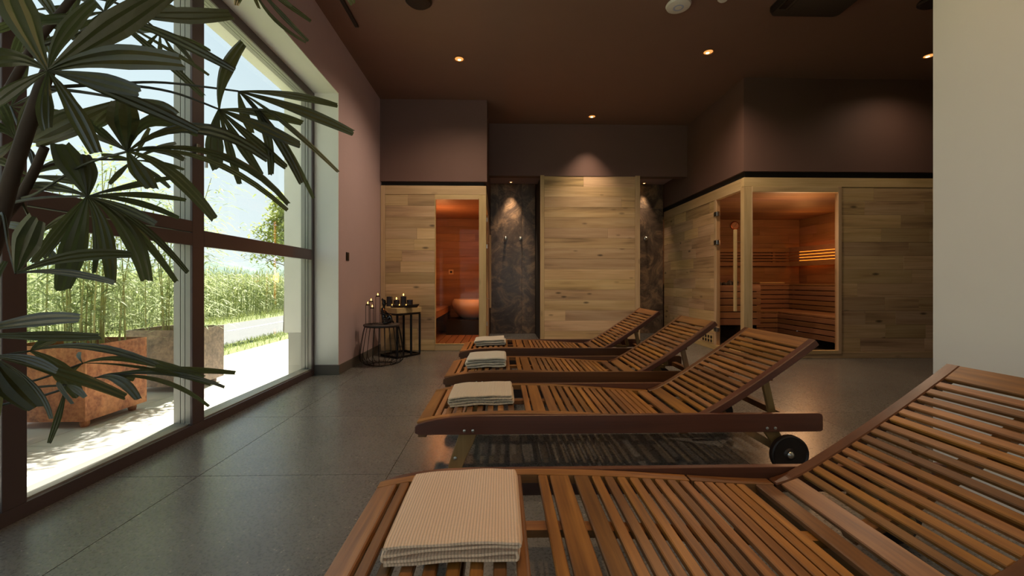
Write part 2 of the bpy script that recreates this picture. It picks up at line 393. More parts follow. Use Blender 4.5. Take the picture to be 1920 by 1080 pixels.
B('wall_right', XR, XR+.16, YR, YRF, 0, ZC, M['offwhite'], kind=S)
B('wall_far_right', 6.2, 6.35, 1.6, YB, 0, ZC, M['brown'], kind=S)
B('wall_side', XR+.16, 6.3, 1.6, 1.72, 0, ZC, M['brown'], kind=S)
# fascias over the two cabins and the bulkhead over the showers
YL, YP, YQ, XS = 5.79, 6.63, 5.075, 2.925     # left cabin front, shower panel front, right sauna front, right sauna side
XLR = XP(911.5, YL)                            # right side of the left cabin
ZL = ZP(810, 348, YL); ZQ = ZP(1397, 332.5, YQ); ZBH = ZP(1100, 330.5, YP)
B('wall_fascia_left', XI, XLR+.012, YL-.012, YB, ZL+.055, ZC, M['brown'], kind=S)
B('wall_fascia_gap_left', XI+.01, XLR-.03, YL+.035, YB, ZL-.02, ZL+.055, M['gap'], kind=S)
B('wall_fascia_right', XS-.004, 6.2, YQ-.004, YB, ZQ+.075, ZC, M['brown'], kind=S)
B('wall_fascia_gap_right', XS+.03, 6.2, YQ+.03, YB, ZQ-.02, ZQ+.075, M['gap'], kind=S)
B('wall_bulkhead', XLR, XS, YP-.004, YP+.14, ZBH, ZC, M['brown'], kind=S)
ZN = 2.69; YN = 7.62
B('wall_niche_soffit', XLR, XS, YP+.14, YB, ZN, ZN+.05, M['pink'], kind=S)
B('wall_niche_back', XLR, XS, YN+.03, YB, 0, ZN, M['brown'], kind=S)

# shower floors with small tiles, dark marble slabs
XPL, XPR = XP(1013, YP), XP(1200, YP)
for nm, xa, xb in (('left', XLR+.01, XPL-.005), ('right', XPR+.005, XS-.005)):
    sf = B('shower_floor_'+nm, xa, xb, YP+.05, YN, .0005, .006, M['grout'], kind=S)
    nx = round((xb-xa)/.11); ny = 9
    for i in range(nx):
        for j in range(ny):
            w, h = (xb-xa)/nx, (YN-YP-.05)/ny
            B('mosaic_tile', xa+i*w+.002, xa+(i+1)*w-.002, YP+.05+j*h+.002, YP+.05+(j+1)*h-.002, .006, .010, M['tile'], sf)
ws = B('wall_shower_left', XLR+.01, XPL, YN+.016, YN+.03, .001, ZN-.001, M['gap'], kind=S)
B('marble_slab', XLR+.012, XPL-.24, YN, YN+.016, .011, ZN-.002, M['stone'], ws, bevel=.002)
B('marble_slab', XPL-.238, XPL-.002, YN, YN+.016, .011, ZN-.002, M['stone'], ws, bevel=.002)
ws = B('wall_shower_right', XPR, XS-.01, YN+.016, YN+.03, .001, ZN-.001, M['gap'], kind=S)
zs = ZP(1215, 391, YN)
B('marble_slab', XPR+.002, XS-.012, YN, YN+.016, .011, zs-.001, M['stone'], ws, bevel=.002)
B('marble_slab', XPR+.002, XS-.012, YN, YN+.016, zs+.001, ZN-.002, M['stone'], ws, bevel=.002)
def knob(px, py, label, Y=YN):
    c = Vector((XP(px, Y), Y, ZP(px, py, Y)))
    t = thing('shower_control', label, 'shower control', c)
    MB().lathe(c+Vector((0, -.0005, 0)), [(.034, 0), (.034, .006), (.03, .009)], 20, (0, -1, 0)).build('wall_plate', M['steel'], t, smooth=True)
    MB().lathe(c+Vector((0, -.009, 0)), [(.016, 0), (.016, .03), (.012, .034)], 16, (0, -1, 0)).build('knob', M['steel'], t, smooth=True)
knob(948, 447, 'left of the two chrome shower controls on the dark marble by the left cabin')
knob(976, 447, 'right of the two chrome shower controls on the dark marble by the left cabin')
knob(1211, 447, 'single chrome shower control on the narrow marble strip beside the right sauna')

# planking: rows of boards with staggered joints
def planks(parent, kind_axis, a0, a1, z0, z1, face, rows, mat, rnd, lmin=.5, lmax=1.3, th=.02, sgn=-1):
    """boards along x (kind_axis 'x', front face at y=face) or along y ('y', front face at x=face)"""
    h = (z1-z0)/rows
    for r in range(rows):
        a = a0; cut = [a0]
        while True:
            a += rnd.uniform(lmin, lmax) if a > a0 else rnd.uniform(.25*lmin, lmax)
            if a > a1-.18: break
            cut.append(a)
        cut.append(a1)
        for p, q in zip(cut, cut[1:]):
            o = rnd.uniform(0, .0016)
            f0, f1 = (face+o, face+th) if sgn < 0 else (face-th, face-o)
            if kind_axis == 'x': B('plank', p+.0005, q-.0005, f0, f1, z0+r*h+.0009, z0+(r+1)*h-.0009, M[mat+'_x'], parent, bevel=.0012)
            else: B('plank', f0, f1, p+.0005, q-.0005, z0+r*h+.0009, z0+(r+1)*h-.0009, M[mat+'_y'], parent, bevel=.0012)
# panel between the showers
rp = random.Random(3)
wp = B('wall_shower_panel', XPL+.004, XPR-.004, YP+.022, YN+.029, .001, ZBH-.002, M['gap'], kind=S)
xa, xb = XP(1020.5, YP), XP(1191, YP)
B('post', XPL, xa, YP-.006, YP+.03, .001, ZBH+.012, M['oakf_z'], wp, bevel=.002)
B('post', xb, XPR, YP-.006, YP+.03, .001, ZBH+.012, M['oakf_z'], wp, bevel=.002)
planks(wp, 'x', xa+.001, xb-.001, .005, ZBH-.001, YP, 16, 'oak', rp, 1.2, 2.6)
# black light switch on the pink wall
YSW, ZSW = YS(651, XI), ZS(651, 481, XI)
t = thing('light_switch', 'small black light switch on the pink wall beside the window', 'switch', (XI, YSW, ZSW))
B('back_plate', XI+.0005, XI+.008, YSW-.04, YSW+.04, ZSW-.045, ZSW+.045, M['blackp'], t, bevel=.003)
B('rocker', XI+.008, XI+.012, YSW-.026, YSW+.026, ZSW-.03, ZSW+.03, M['blackp'], t, bevel=.002)

# ------------------------------------------------------------------ glazed wall: window_1 is the framed opening
win = B('window_1', XW-.12, XW, YR+.15, YE-.009, .0005, .058, M['frame_in'], kind=S)
def member(name, y0, y1, z0, z1, vert):
    g = .009
    B(name, XW-.016, XW, y0, y1, z0, z1, M['frame_in'], win, bevel=.002)
    e = (g, 0) if vert else (0, g)
    for a, b, k, m in ((.016, .045, .3, 'frame_out'), (.045, .052, 1.6, 'gasket'), (.052, .075, .8, 'frame_out'), (.075, .082, 2.2, 'gasket'), (.082, .12, 1.2, 'frame_out')):
        dy, dz = e[0]*k, e[1]*k
        B('frame_step' if m == 'frame_out' else 'gasket', XW-b, XW-a, y0+dy, y1-dy, z0+dz, z1-dz, M[m], win)
POST = [(2.625, 2.728), (1.641, 1.727), (.10, .20), (-1.4, -1.3), (-2.94, -2.84)]
for a, b in POST: member('post', a, b, .058, ZH-.085, True)
member('post', YE-.05, YE-.010, .058, ZH-.085, True)
member('head_rail', YR+.15, YE-.010, ZH-.085, ZH-.010, False)
B('sill_track', XW-.12, XW-.02, YR+.15, YE-.05, .058, .066, M['frame_out'], win)
bays = [(2.728, YE-.05), (1.727, 2.625), (.20, 1.641), (-1.3, .10), (-2.84, -1.4)]
for i, (a, b) in enumerate(bays):
    if i == 1:
        member('transom', a, b, 1.146, 1.220, False); member('sash_rail', a, b, 1.225, 1.294, False)
        zz = [(.066, 1.146), (1.294, ZH-.085)]
    else:
        member('transom', a, b, 1.146, 1.246, False); zz = [(.066, 1.146), (1.246, ZH-.085)]
    for z0, z1 in zz:
        B('pane', XW-.066, XW-.060, a-.004, b+.004, z0-.004, z1+.004, M['glass'], win)
# window handle on the post
yh, zh = 2.665, 1.735
hd = B('window_handle', XW+.0005, XW+.012, yh-.016, yh+.016, zh-.045, zh+.035, M['steel'], win, bevel=.004)
MB().tube([(XW+.012, yh, zh), (XW+.05, yh, zh), (XW+.055, yh, zh-.01), (XW+.055, yh, zh-.11)], .008, 8).build('lever', M['steel'], hd, smooth=True)

# ------------------------------------------------------------------ left sauna cabin
rl = random.Random(11)
lc = thing('sauna_cabin', 'left sauna cabin of pale oak with tall narrow orange-lit window, behind the candle table', 'sauna', (XI+.7, YL, 0))
X = lambda p: XP(p, YL); Z = lambda p, q: ZP(p, q, YL)
xl0, xl1, xg0, xg1, xr1 = XI+.004, X(722), X(816.5), X(897), XLR
zg0, zg1, zt, zr = Z(850, 645.5), Z(850, 373), ZL, Z(800, 364.5)
B('post', xl0, xl1, YL, YL+.05, .001, zt, M['oakf_z'], lc, bevel=.002)
B('top_rail', xl1+.001, xr1, YL+.001, YL+.05, zr, zt, M['oakf_x'], lc, bevel=.002)
B('bottom_rail', X(815), xr1, YL+.001, YL+.05, .001, zg0-.004, M['oakf_x'], lc, bevel=.002)
B('window_head', X(815), xg1+.03, YL+.002, YL+.05, zg1+.004, zr-.001, M['oakf_x'], lc, bevel=.002)
B('post', X(898), xr1, YL, YL+.05, zg0-.004, zr-.001, M['oakf_z'], lc, bevel=.002)
B('casing', X(815), xg0+.001, YL-.002, YL+.05, zg0-.004, zg1+.004, M['oakf_z'], lc, bevel=.001)
B('casing', xg0, xg1, YL-.002, YL+.04, zg0-.005, zg0+.008, M['oakf_x'], lc, bevel=.001)
B('casing', xg0, xg1, YL-.002, YL+.04, zg1-.006, zg1+.006, M['oakf_x'], lc, bevel=.001)
planks(lc, 'x', xl1+.001, X(815)-.001, .003, zr-.001, YL+.006, 14, 'oak', rl, .4, .75)
B('wall_core', xl0, X(815), YL+.03, YL+.06, .001, zt-.002, M['alder_x'], lc)
B('pane', xg0, xg1+.006, YL+.026, YL+.032, zg0, zg1, M['sauna_glass'], lc)
# its side with the glazed door towards the shower
B('side_post', xr1-.05, xr1-.001, YL+.051, 5.95, .001, zt-.001, M['oakf_z'], lc, bevel=.002)
B('side_wall', xr1-.05, xr1-.002, 6.72, YB-.01, .001, zt-.001, M['alder_y'], lc)
B('side_head', xr1-.05, xr1-.002, 5.951, 6.719, 1.98, zt-.001, M['oakf_y'], lc, bevel=.002)
dr = B('door', xr1-.02, xr1-.012, 5.97, 6.70, .02, 1.97, M['sauna_glass'], lc)
B('door_edge', xr1-.03, xr1+.006, 6.66, 6.705, .02, 1.97, M['oakf_z'], dr, bevel=.002)
MB().box(xr1+.03, xr1+.06, 6.16, 6.21, ZP(918, 577, 6.2), ZP(918, 441, 6.2)).build('handle', M['oakf_z'], dr, bevel=.004)
for pz in (ZP(918, 455, 6.2), ZP(918, 560, 6.2)): MB().tube([(xr1-.012, 6.185, pz), (xr1+.031, 6.185, pz)], .006, 8).build('handle_fixing', M['steel'], dr)
for py in (412, 462, 607):
    zc = ZP(914, py, 5.96); B('hinge', xr1-.03, xr1+.014, 5.945, 5.985, zc-.03, zc+.03, M['steel'], dr, bevel=.003)
# inside
YLB = 7.93
planks(lc, 'x', XI+.03, xr1-.055, .02, 2.1, YLB-.02, 15, 'alder', rl, .6, 1.4)
B('inner_wall', XI+.006, XI+.03, YL+.061, YLB, .02, 2.1, M['alder_y'], lc)
B('inner_ceiling', XI+.006, xr1-.05, YL+.061, YLB, 2.1, 2.13, M['alder_x'], lc)
n = 12
for i in range(n):
    w = (xr1-.06-(XI+.03))/n
    B('floor_slat', XI+.03+i*w+.005, XI+.03+(i+1)*w-.005, YL+.06, YLB-.03, .012, .035, M['alder_y'], lc)
bn = thing('sauna_bench', 'wooden bench along the left inner wall of the left sauna cabin', 'bench', (-1.25, 7, .036))
for i in range(4): B('bench_slat', XI+.035+i*.166, XI+.035+i*.166+.155, YL+.08, YLB-.04, .47, .50, M['alder_y'], bn)
B('bench_front', -.965, -.94, YL+.08, YLB-.04, .40, .469, M['alder_y'], bn)
for yy in (6.0, 7.7): B('bench_leg', -1.03, -.97, yy, yy+.06, .036, .469, M['alder_z'], bn)
st = B('stone_plinth', -.93, XLR-.07, 7.25, 7.88, .0355, .285, M['gap']); tag(st, 'dark block carrying the white bowl inside the left sauna cabin', 'plinth')
cb = Vector((XP(884, 7.55), 7.56, .286))
bw = thing('ceramic_bowl', 'large white rounded bowl glowing faintly inside the left sauna cabin', 'bowl', cb)
MB().lathe(cb, [(.14, 0), (.22, .05), (.30, .14), (.335, .24), (.335, .30), (.31, .345), (.295, .345), (.31, .28), (.28, .16), (.12, .05)], 32).build('bowl_body', M['ceramic'], bw, smooth=True)
MB().lathe(cb+Vector((0, 0, .30)), [(.30, -.02), (.30, 0)], 28).build('bowl_filling', M['ceramic'], bw)
c = Vector((XP(846, YLB-.02), YLB-.02, ZP(846, 510, YLB-.02)))
t = thing('wall_sensor', 'small square sensor with round centre on the back wall in the left cabin', 'sensor', c)
B('sensor_case', c.x-.045, c.x+.045, c.y-.025, c.y-.0005, c.z-.045, c.z+.045, M['oakf_x'], t, bevel=.004)
MB().lathe(c+Vector((0, -.025, 0)), [(.022, 0), (.02, .006)], 16, (0, -1, 0)).build('sensor_button', M['black'], t)
def lamp_point(name, loc, power, rgb, size, parent=None):
    l = bpy.data.lights.new(name, 'POINT'); l.energy = power; l.color = lin(rgb)[:3]; l.shadow_soft_size = size
    o = bpy.data.objects.new(name, l); link(o, parent, loc); return o
def strip_lamp(label, x, y, z0, z1, power):
    t = thing('strip_lamp', label, 'lamp', (x, y, z0))
    B('lamp_channel', x-.015, x+.015, y-.012, y+.012, z0, z1, M['black'], t)
    B('lamp_diffuser', x-.035, x-.0155, y-.010, y+.010, z0+.02, z1-.02, M['led'], t)
    lamp_point('strip_light', (x-.09, y, (z0+z1)/2), power, (255, 150, 70), .08, t)
strip_lamp('upright orange strip lamp at the right edge inside the left sauna cabin', XLR-.09, 6.75, .1, 1.9, 3.2)
lamp_point('cabin_light', (-.95, 6.7, 1.7), 4, (255, 170, 105), .06, lc)

# ------------------------------------------------------------------ right sauna
rr_ = random.Random(21)
rc = thing('sauna_cabin', 'large corner sauna cabin of oak boards with glass door and wide window at right', 'sauna', (4.2, YQ, 0))
X = lambda p: XP(p, YQ); Z = lambda p, q: ZP(p, q, YQ)
xc = XS; xw0, xw1 = X(1411), X(1572); zw0, zw1 = Z(1490, 657.5), Z(1490, 360)
zr = Z(1450, 350); zb = Z(1650, 660)
XE = 6.19
B('corner_post', xc, X(1409.5), YQ, YQ+.075, .001, zr-.001, M['oakf_z'], rc, bevel=.003)
B('top_rail', xc, XE, YQ+.001, YQ+.06, zr, ZQ, M['oakf_x'], rc, bevel=.002)
B('bottom_rail', X(1410), XE, YQ+.001, YQ+.06, .001, zb, M['oakf_x'], rc, bevel=.002)
B('casing', X(1409.5), xw0, YQ-.004, YQ+.055, zb, zr, M['oakf_z'], rc, bevel=.002)
B('casing', xw1, X(1578), YQ-.004, YQ+.055, zb-.02, zr, M['oakf_z'], rc, bevel=.002)
B('casing', xw0, xw1, YQ-.004, YQ+.055, zw1, zr, M['oakf_x'], rc, bevel=.002)
B('casing', xw0, xw1, YQ-.004, YQ+.055, zb-.02, zw0, M['oakf_x'], rc, bevel=.002)
B('pane', xw0-.004, xw1+.004, YQ+.028, YQ+.034, zw0-.004, zw1+.004, M['sauna_glass'], rc)
planks(rc, 'x', X(1578)+.001, XE, zb+.001, zr-.001, YQ+.006, 12, 'oak', rr_, .35, 1.0)
B('wall_core', X(1578), XE, YQ+.03, YQ+.06, .001, ZQ-.002, M['alder_x'], rc)
# side towards the showers: planks, then the glass door
yd0, yd1 = YS(1388, xc), YS(1342, xc); ysb = 7.62
ztr = 2.05
B('side_rail', xc+.001, xc+.06, YQ+.076, ysb, ztr, ZQ-.001, M['oakf_y'], rc, bevel=.002)
B('side_sill', xc+.001, xc+.06, YQ+.076, ysb, .001, .07, M['oakf_y'], rc, bevel=.002)
B('door_jamb', xc+.0, xc+.06, yd1, yd1+.05, .07, ztr, M['oakf_z'], rc, bevel=.002)
planks(rc, 'y', yd1+.051, ysb, .071, ztr-.001, xc+.006, 13, 'oak', rr_, .35, .9)
B('wall_core', xc+.03, xc+.06, yd1+.05, ysb, .001, ZQ-.002, M['alder_y'], rc)
dr = B('door', xc+.012, xc+.020, yd0-.02, yd1-.004, .075, ztr-.004, M['sauna_glass'], rc)
yhn = YS(1377, xc-.05)
MB().box(xc-.055, xc-.025, yhn-.02, yhn+.02, ZS(1377, 583, xc), ZS(1377, 432, xc)).build('handle', M['oakf_z'], dr, bevel=.005)
for py in (455, 560): pz = ZS(1377, py, xc); MB().tube([(xc-.026, yhn, pz), (xc+.03, yhn, pz)], .006, 8).build('handle_fixing', M['steel'], dr)
for py in (402, 455, 617):
    zc = ZS(1341, py, xc); B('hinge', xc-.012, xc+.03, yd1-.05, yd1+.035, zc-.03, zc+.03, M['steel'], dr, bevel=.003)
vg = B('vent_plate', xc+.002, xc+.0055, YS(1337, xc), YS(1315, xc), ZS(1326, 641, xc), ZS(1326, 625, xc), M['oakf_y'], rc)
ya, yb_ = YS(1336, xc), YS(1316, xc)
for i in range(4):
    for j in range(2):
        c = Vector((xc+.002, ya+(yb_-ya)*(i+.5)/4, ZS(1326, 637-7*j, xc)))
        MB().lathe(c, [(.022, 0), (.022, .004)], 14, (-1, 0, 0)).build('vent_hole', M['gap'], vg)
# inside
YQB, XQE, ZQC = 7.88, 5.6, 2.1
planks(rc, 'x', xc+.08, XQE, .02, ZQC, YQB, 14, 'alder', rr_, .8, 1.6)
planks(rc, 'y', YQ+.07, YQB, .02, ZQC, XQE, 14, 'alder', rr_, .8, 1.6)
for i in range(20):
    w = (YQB-YQ-.065)/20; B('ceiling_board', xc+.062, XQE, YQ+.065+i*w+.001, YQ+.065+(i+1)*w-.001, ZQC, ZQC+.02, M['alder_x'], rc)
B('inner_floor', xc+.061, XQE, YQ+.061, YQB, .0005, .012, M['gap'], rc)
def bench(label, runs, ztop, front, slats):
    """runs: list of boxes for the top (x0,x1,y0,y1,axis); front: list of (axis,a0,a1,pos) slatted fronts down to z=slats[0]"""
    t = thing('sauna_bench', label, 'bench', ((runs[0][0]+runs[0][1])/2, (runs[0][2]+runs[0][3])/2, .013))
    for x0, x1, y0, y1, ax in runs:
        n = 5
        for i in range(n):
            if ax == 'x': w = (y1-y0)/n; B('bench_slat', x0, x1, y0+i*w+.006, y0+(i+1)*w-.006, ztop-.028, ztop, M['alder_x'], t, bevel=.003)
            else: w = (x1-x0)/n; B('bench_slat', x0+i*w+.006, x0+(i+1)*w-.006, y0, y1, ztop-.028, ztop, M['alder_y'], t, bevel=.003)
    for ax, a0, a1, p in front:
        z = ztop-.035; h = .078
        while z-h > slats:
            if ax == 'x': B('front_slat', a0, a1, p, p+.022, z-h+.012, z, M['alder_x'], t, bevel=.003)
            else: B('front_slat', p, p+.022, a0, a1, z-h+.012, z, M['alder_y'], t, bevel=.003)
            z -= h
        for q in (.02, .5, .95):
            a = a0+(a1-a0)*q
            if ax == 'x': B('bench_support', a, a+.05, p+.024, p+.06, .013, ztop-.03, M['alder_z'], t)
            else: B('bench_support', p+.024, p+.06, a, a+.05, .013, ztop-.03, M['alder_z'], t)
    return t
bench('upper tier of the slatted benches inside the right sauna', [(xc+.09, XQE-.005, 7.22, YQB-.005, 'x'), (4.95, XQE-.005, YQ+.1, 7.215, 'y')], .90, [('x', xc+.09, 4.95, 7.20), ('y', YQ+.1, 7.195, 4.93)], .39)
bench('lower tier of the slatted benches inside the right sauna', [(3.95, 4.92, 6.62, 7.19, 'x'), (4.36, 4.92, YQ+.1, 6.615, 'y')], .47, [('x', 3.95, 4.36, 6.60), ('y', YQ+.1, 6.595, 4.34)], .06)
br = thing('backrest', 'slatted wooden backrest on the back wall inside the right sauna', 'backrest', (4.3, YQB-.03, 1.22))
xa, xb = 3.3, XP(1486, YQB-.05)-.06
z0, z1 = ZP(1450, 499, YQB-.05), ZP(1450, 466, YQB-.05)
hh = [.072, .03, .03, .03, .072]; g = ((z1-z0)-sum(hh))/4; z = z0
for h in hh:
    B('backrest_slat', xa, xb, YQB-.075, YQB-.05, z, z+h, M['alder_x'], br, bevel=.003); z += h+g
for q in (.15, .5, .85): B('backrest_batten', xa+(xb-xa)*q, xa+(xb-xa)*q+.05, YQB-.049, YQB-.0005, z0+.02, z1-.02, M['alder_z'], br)
# corner lamp with glowing slats
lp = thing('sauna_lamp', 'glowing orange slatted lamp in the corner of the right sauna', 'lamp', (5.4, 7.3, 1.2))
a, b = Vector((5.36, YQB-.04, 0)), Vector((XQE-.02, 6.55, 0)); nn = Vector((-(b-a).y, (b-a).x, 0)).normalized()*-1
a += nn*-.0; z = 1.22
for k, h in enumerate([.095, .042, .042, .042, .09]):
    MB().bar((a.x, a.y, z+h/2), (b.x, b.y, z+h/2), .02, h).build('lamp_slat', M['alder_y'], lp, bevel=.002); z += h+.010
off = Vector((.035, .02, 0))
MB().bar((a.x+off.x+.08, a.y+off.y-.16, 1.40), (b.x+off.x-.02, b.y+off.y+.04, 1.395), .008, .20).build('lamp_diffuser', M['led'], lp)
lamp_point('corner_light', (5.0, 6.9, 1.66), 1.6, (255, 175, 100), .08, lp)
hdr = B('head_rest', 4.55, 5.0, 7.4, 7.65, .9005, .93, M['oakf_x'], bevel=.01); tag(hdr, 'pale wooden headrest lying on the upper bench in the right sauna', 'headrest')
# stove
sx0, sx1, sy0, sy1 = XP(1345, 6.35), XP(1425, 6.35), 6.33, 6.56
sx0 = xc+.16; sy1 = 6.95
sv = thing('sauna_stove', 'sauna stove clad in wooden boards with dark stones, behind the glass door', 'stove', ((sx0+sx1)/2, (sy0+sy1)/2, .013))
B('stove_body', sx0+.04, sx1-.04, sy0+.04, sy1-.04, .013, .86, M['black'], sv)
for i in range(6):
    z = .28+i*.102
    B('cladding_board', sx0, sx1, sy0, sy0+.022, z, z+.09, M['alder_x'], sv, bevel=.003)
    B('cladding_board', sx1-.022, sx1, sy0+.023, sy1, z, z+.09, M['alder_y'], sv, bevel=.003)
    B('cladding_board', sx0, sx0+.022, sy0+.023, sy1, z, z+.09, M['alder_y'], sv, bevel=.003)
rs = random.Random(4)
for i in range(26):
    c = Vector((rs.uniform(sx0+.1, sx1-.1), rs.uniform(sy0+.09, sy1-.1), .88+rs.uniform(0, .05))); r = rs.uniform(.03, .05)
    mb = MB().sphere(c, (r, r*rs.uniform(.7, 1), r*rs.uniform(.6, .9)), 7, 5)
    mb.v = [c+(v-c)*rs.uniform(.85, 1.15) for v in mb.v]; mb.build('heater_stone', M['rock'], sv)
c = Vector((XP(1377, YQB), YQB-.001, ZP(1377, 423, YQB)))
th = thing('thermometer', 'round copper thermometer on the sauna back wall above the door handle', 'thermometer', c)
MB().lathe(c, [(.078, 0), (.078, .02), (.066, .026)], 28, (0, -1, 0)).build('case', plain('copper', (170, 96, 62), .35, metallic=.8), th, smooth=True)
MB().lathe(c+Vector((0, -.0265, 0)), [(.062, 0), (.062, .001)], 28, (0, -1, 0)).build('dial', plain('dial_face', (196, 150, 122), .6), th)
MB().bar(c+Vector((-.012, -.030, -.02)), c+Vector((.025, -.030, .04)), .004, .002, (0, 1, 0)).build('needle', M['blackp'], th)
lamp_point('sauna_fill_light', (4.0, 5.75, 1.55), 7, (255, 206, 155), .2, rc)  # fill light without a fitting, added to brighten benches and stove

# ------------------------------------------------------------------ ceiling fittings
def ceil_pt(px, py, z=ZC): return P(px, py, (z-CAMH)*FPX/(HOR-py))
def downlight(px, py, label, power, z=ZC, aim=(0, 0, -1), r=.062, size=150, blend=1.0):
    c = ceil_pt(px, py, z); c.z = z
    t = thing('downlight', label, 'downlight', c, None)
    MB().lathe(c, [(r*.8, .0), (r, -.001), (r*1.08, -.006), (r*.86, -.008), (r*.74, -.003)], 24, capa=False, capb=False).build('bezel', plain('lamp_ring', (150, 104, 62), .4), t, smooth=True)
    MB().lathe(c, [(r*.74, -.0045), (r*.74, -.002)], 20).build('lit_reflector', M['lit_reflector'], t)
    MB().lathe(c+Vector((0, r*.25, 0)), [(r*.28, -.0065), (r*.28, -.005)], 16).build('lens', M['lens'], t)
    l = bpy.data.lights.new('downlight_beam', 'SPOT'); l.energy = power; l.color = lin((255, 222, 186))[:3]; l.spot_size = math.radians(size); l.spot_blend = blend; l.shadow_soft_size = .03
    o = bpy.data.objects.new('downlight_beam', l); link(o, t, c+Vector((0, 0, -.012))); o.rotation_euler = Vector(aim).to_track_quat('-Z', 'Y').to_euler()
    return t
downlight(861, 110, 'recessed ceiling downlight nearest the left cabin and the candle table', 42)
downlight(1328, 97, 'recessed ceiling downlight in front of the right sauna corner', 48)
downlight(1742, 104, 'recessed ceiling downlight at the right, cut by the white wall', 8)
downlight(1110, 218, 'recessed ceiling downlight close to the wall over the oak shower panel', 40, aim=(-.02, .0, -1), size=78)
downlight(958, 341, 'small recessed lamp over the shower beside the left cabin', 30, z=ZN, r=.035, size=60)
downlight(1208, 343, 'small recessed lamp over the shower beside the right sauna', 14, z=ZN, r=.035, size=60)
c = ceil_pt(785, 0); c.y -= .0
t = thing('ceiling_speaker', 'round black ceiling speaker cut by the top edge, near the window side', 'speaker', c)
MB().lathe(c, [(.115, 0), (.115, -.012), (.10, -.022), (.0, -.024)], 32, capa=False, capb=False).build('speaker_ring', M['blackp'], t, smooth=True)
MB().lathe(c+Vector((0, 0, -.022)), [(.098, 0), (.096, -.006), (.0, -.008)], 32, capa=False, capb=False).build('speaker_cover', M['grille'], t, smooth=True)
c = ceil_pt(1752, 0)
t = thing('ceiling_speaker', 'round black ceiling speaker at the right beside the white wall', 'speaker', c)
MB().lathe(c, [(.115, 0), (.115, -.012), (.10, -.022), (.0, -.024)], 32, capa=False, capb=False).build('speaker_ring', M['blackp'], t, smooth=True)
MB().lathe(c+Vector((0, 0, -.022)), [(.098, 0), (.096, -.006), (.0, -.008)], 32, capa=False, capb=False).build('speaker_cover', M['grille'], t, smooth=True)
c = ceil_pt(1272, 7)
t = thing('access_point', 'white round wireless access point on the brown ceiling', 'access point', c)
MB().lathe(c, [(.10, 0), (.108, -.012), (.10, -.028), (.06, -.036), (0, -.037)], 36, capa=False, capb=False).build('ap_body', M['whitep'], t, smooth=True)
k = M['whitep']
MB().lathe(c+Vector((0, 0, -.0365)), [(.046, -.0005), (.042, -.0015), (.034, -.0015), (.030, -.0005)], 30, capa=False, capb=False).build('light_ring', plain('ring_blue', (176, 186, 214), .3), t, smooth=True)
c = ceil_pt(1356, -6)
sm = MB().lathe(c, [(.045, 0), (.045, -.02), (.03, -.035), (0, -.036)], 20, capa=False, capb=False).build('smoke_detector', M['whitep'], smooth=True, origin=c); tag(sm, 'small white detector on the ceiling at the very top edge', 'detector')
zA = ZC-.06
ax0 = ceil_pt(1440, 30, zA).x; ax1 = ceil_pt(1573, 31, zA).x; ay1 = ceil_pt(1500, 33, zA).y; ay0 = ay1-.9
ac = thing('ceiling_cassette', 'large black ceiling air unit with grille at the top right', 'air conditioner', ((ax0+ax1)/2, (ay0+ay1)/2, ZC))
def rrect(x0, x1, y0, y1, r, n=5):
    pts = []
    for cx_, cy_, a0 in ((x1-r, y1-r, 0), (x0+r, y1-r, 90), (x0+r, y0+r, 180), (x1-r, y0+r, 270)):
        for k in range(n+1): a = math.radians(a0+90*k/n); pts.append((cx_+r*math.cos(a), cy_+r*math.sin(a)))
    return pts
def rslab(x0, x1, y0, y1, z0, z1, r, inset=0):
    mb = MB(); p = rrect(x0, x1, y0, y1, r); q = rrect(x0+inset, x1-inset, y0+inset, y1-inset, max(.01, r-inset)); n = len(p)
    return mb.add([(x, y, z1) for x, y in p]+[(x, y, (z0+z1)/2) for x, y in p]+[(x, y, z0) for x, y in q],
                  [(i, (i+1) % n, (i+1) % n+n, i+n) for i in range(n)]+[(i+n, (i+1) % n+n, (i+1) % n+2*n, i+2*n) for i in range(n)]+[tuple(range(n)), tuple(reversed(range(2*n, 3*n)))])
rslab(ax0, ax1, ay0, ay1, zA, ZC-.0005, .06, .015).build('unit_panel', M['blackp'], ac, smooth=True)
rslab(ax0+.12, ax1-.04, ay0+.12, ay1-.08, zA-.004, zA-.0002, .02).build('unit_grille', M['grille'], ac)
B('air_flap', ax0+.03, ax0+.09, ay0+.12, ay1-.12, zA-.006, zA-.0002, M['gloss_black'], ac, bevel=.002)
a, b = ceil_pt(672, 48), ceil_pt(636, -6)
sl_ = B('track_light', (a.x+b.x)/2-.018, (a.x+b.x)/2+.018, b.y, a.y, ZC-.02, ZC-.0005, M['blackp'], bevel=.003); tag(sl_, 'thin black track on the ceiling along the window wall', 'track')
# two unseen downlights added just above the frame to warm the nearest lounger
for x, w in ((.25, 'foot'), (1.35, 'head')):
    t = Vector((x, 1.35, ZC)); o = thing('downlight', 'added, unseen ceiling downlight above the %s of the nearest lounger' % w, 'downlight', t)
    MB().lathe(t, [(.05, .0), (.062, -.001), (.067, -.006), (.053, -.008), (.046, -.003)], 20, capa=False, capb=False).build('bezel', M['blackp'], o, smooth=True)
    MB().lathe(t, [(.045, -.0045), (.045, -.002)], 16).build('lens', M['lens'], o)
    l = bpy.data.lights.new('downlight_beam', 'SPOT'); l.energy = 18; l.color = lin((255, 206, 150))[:3]; l.spot_size = math.radians(100); l.spot_blend = 1; l.shadow_soft_size = .03
    q = bpy.data.objects.new('downlight_beam', l); link(q, o, t+Vector((0, 0, -.012)))

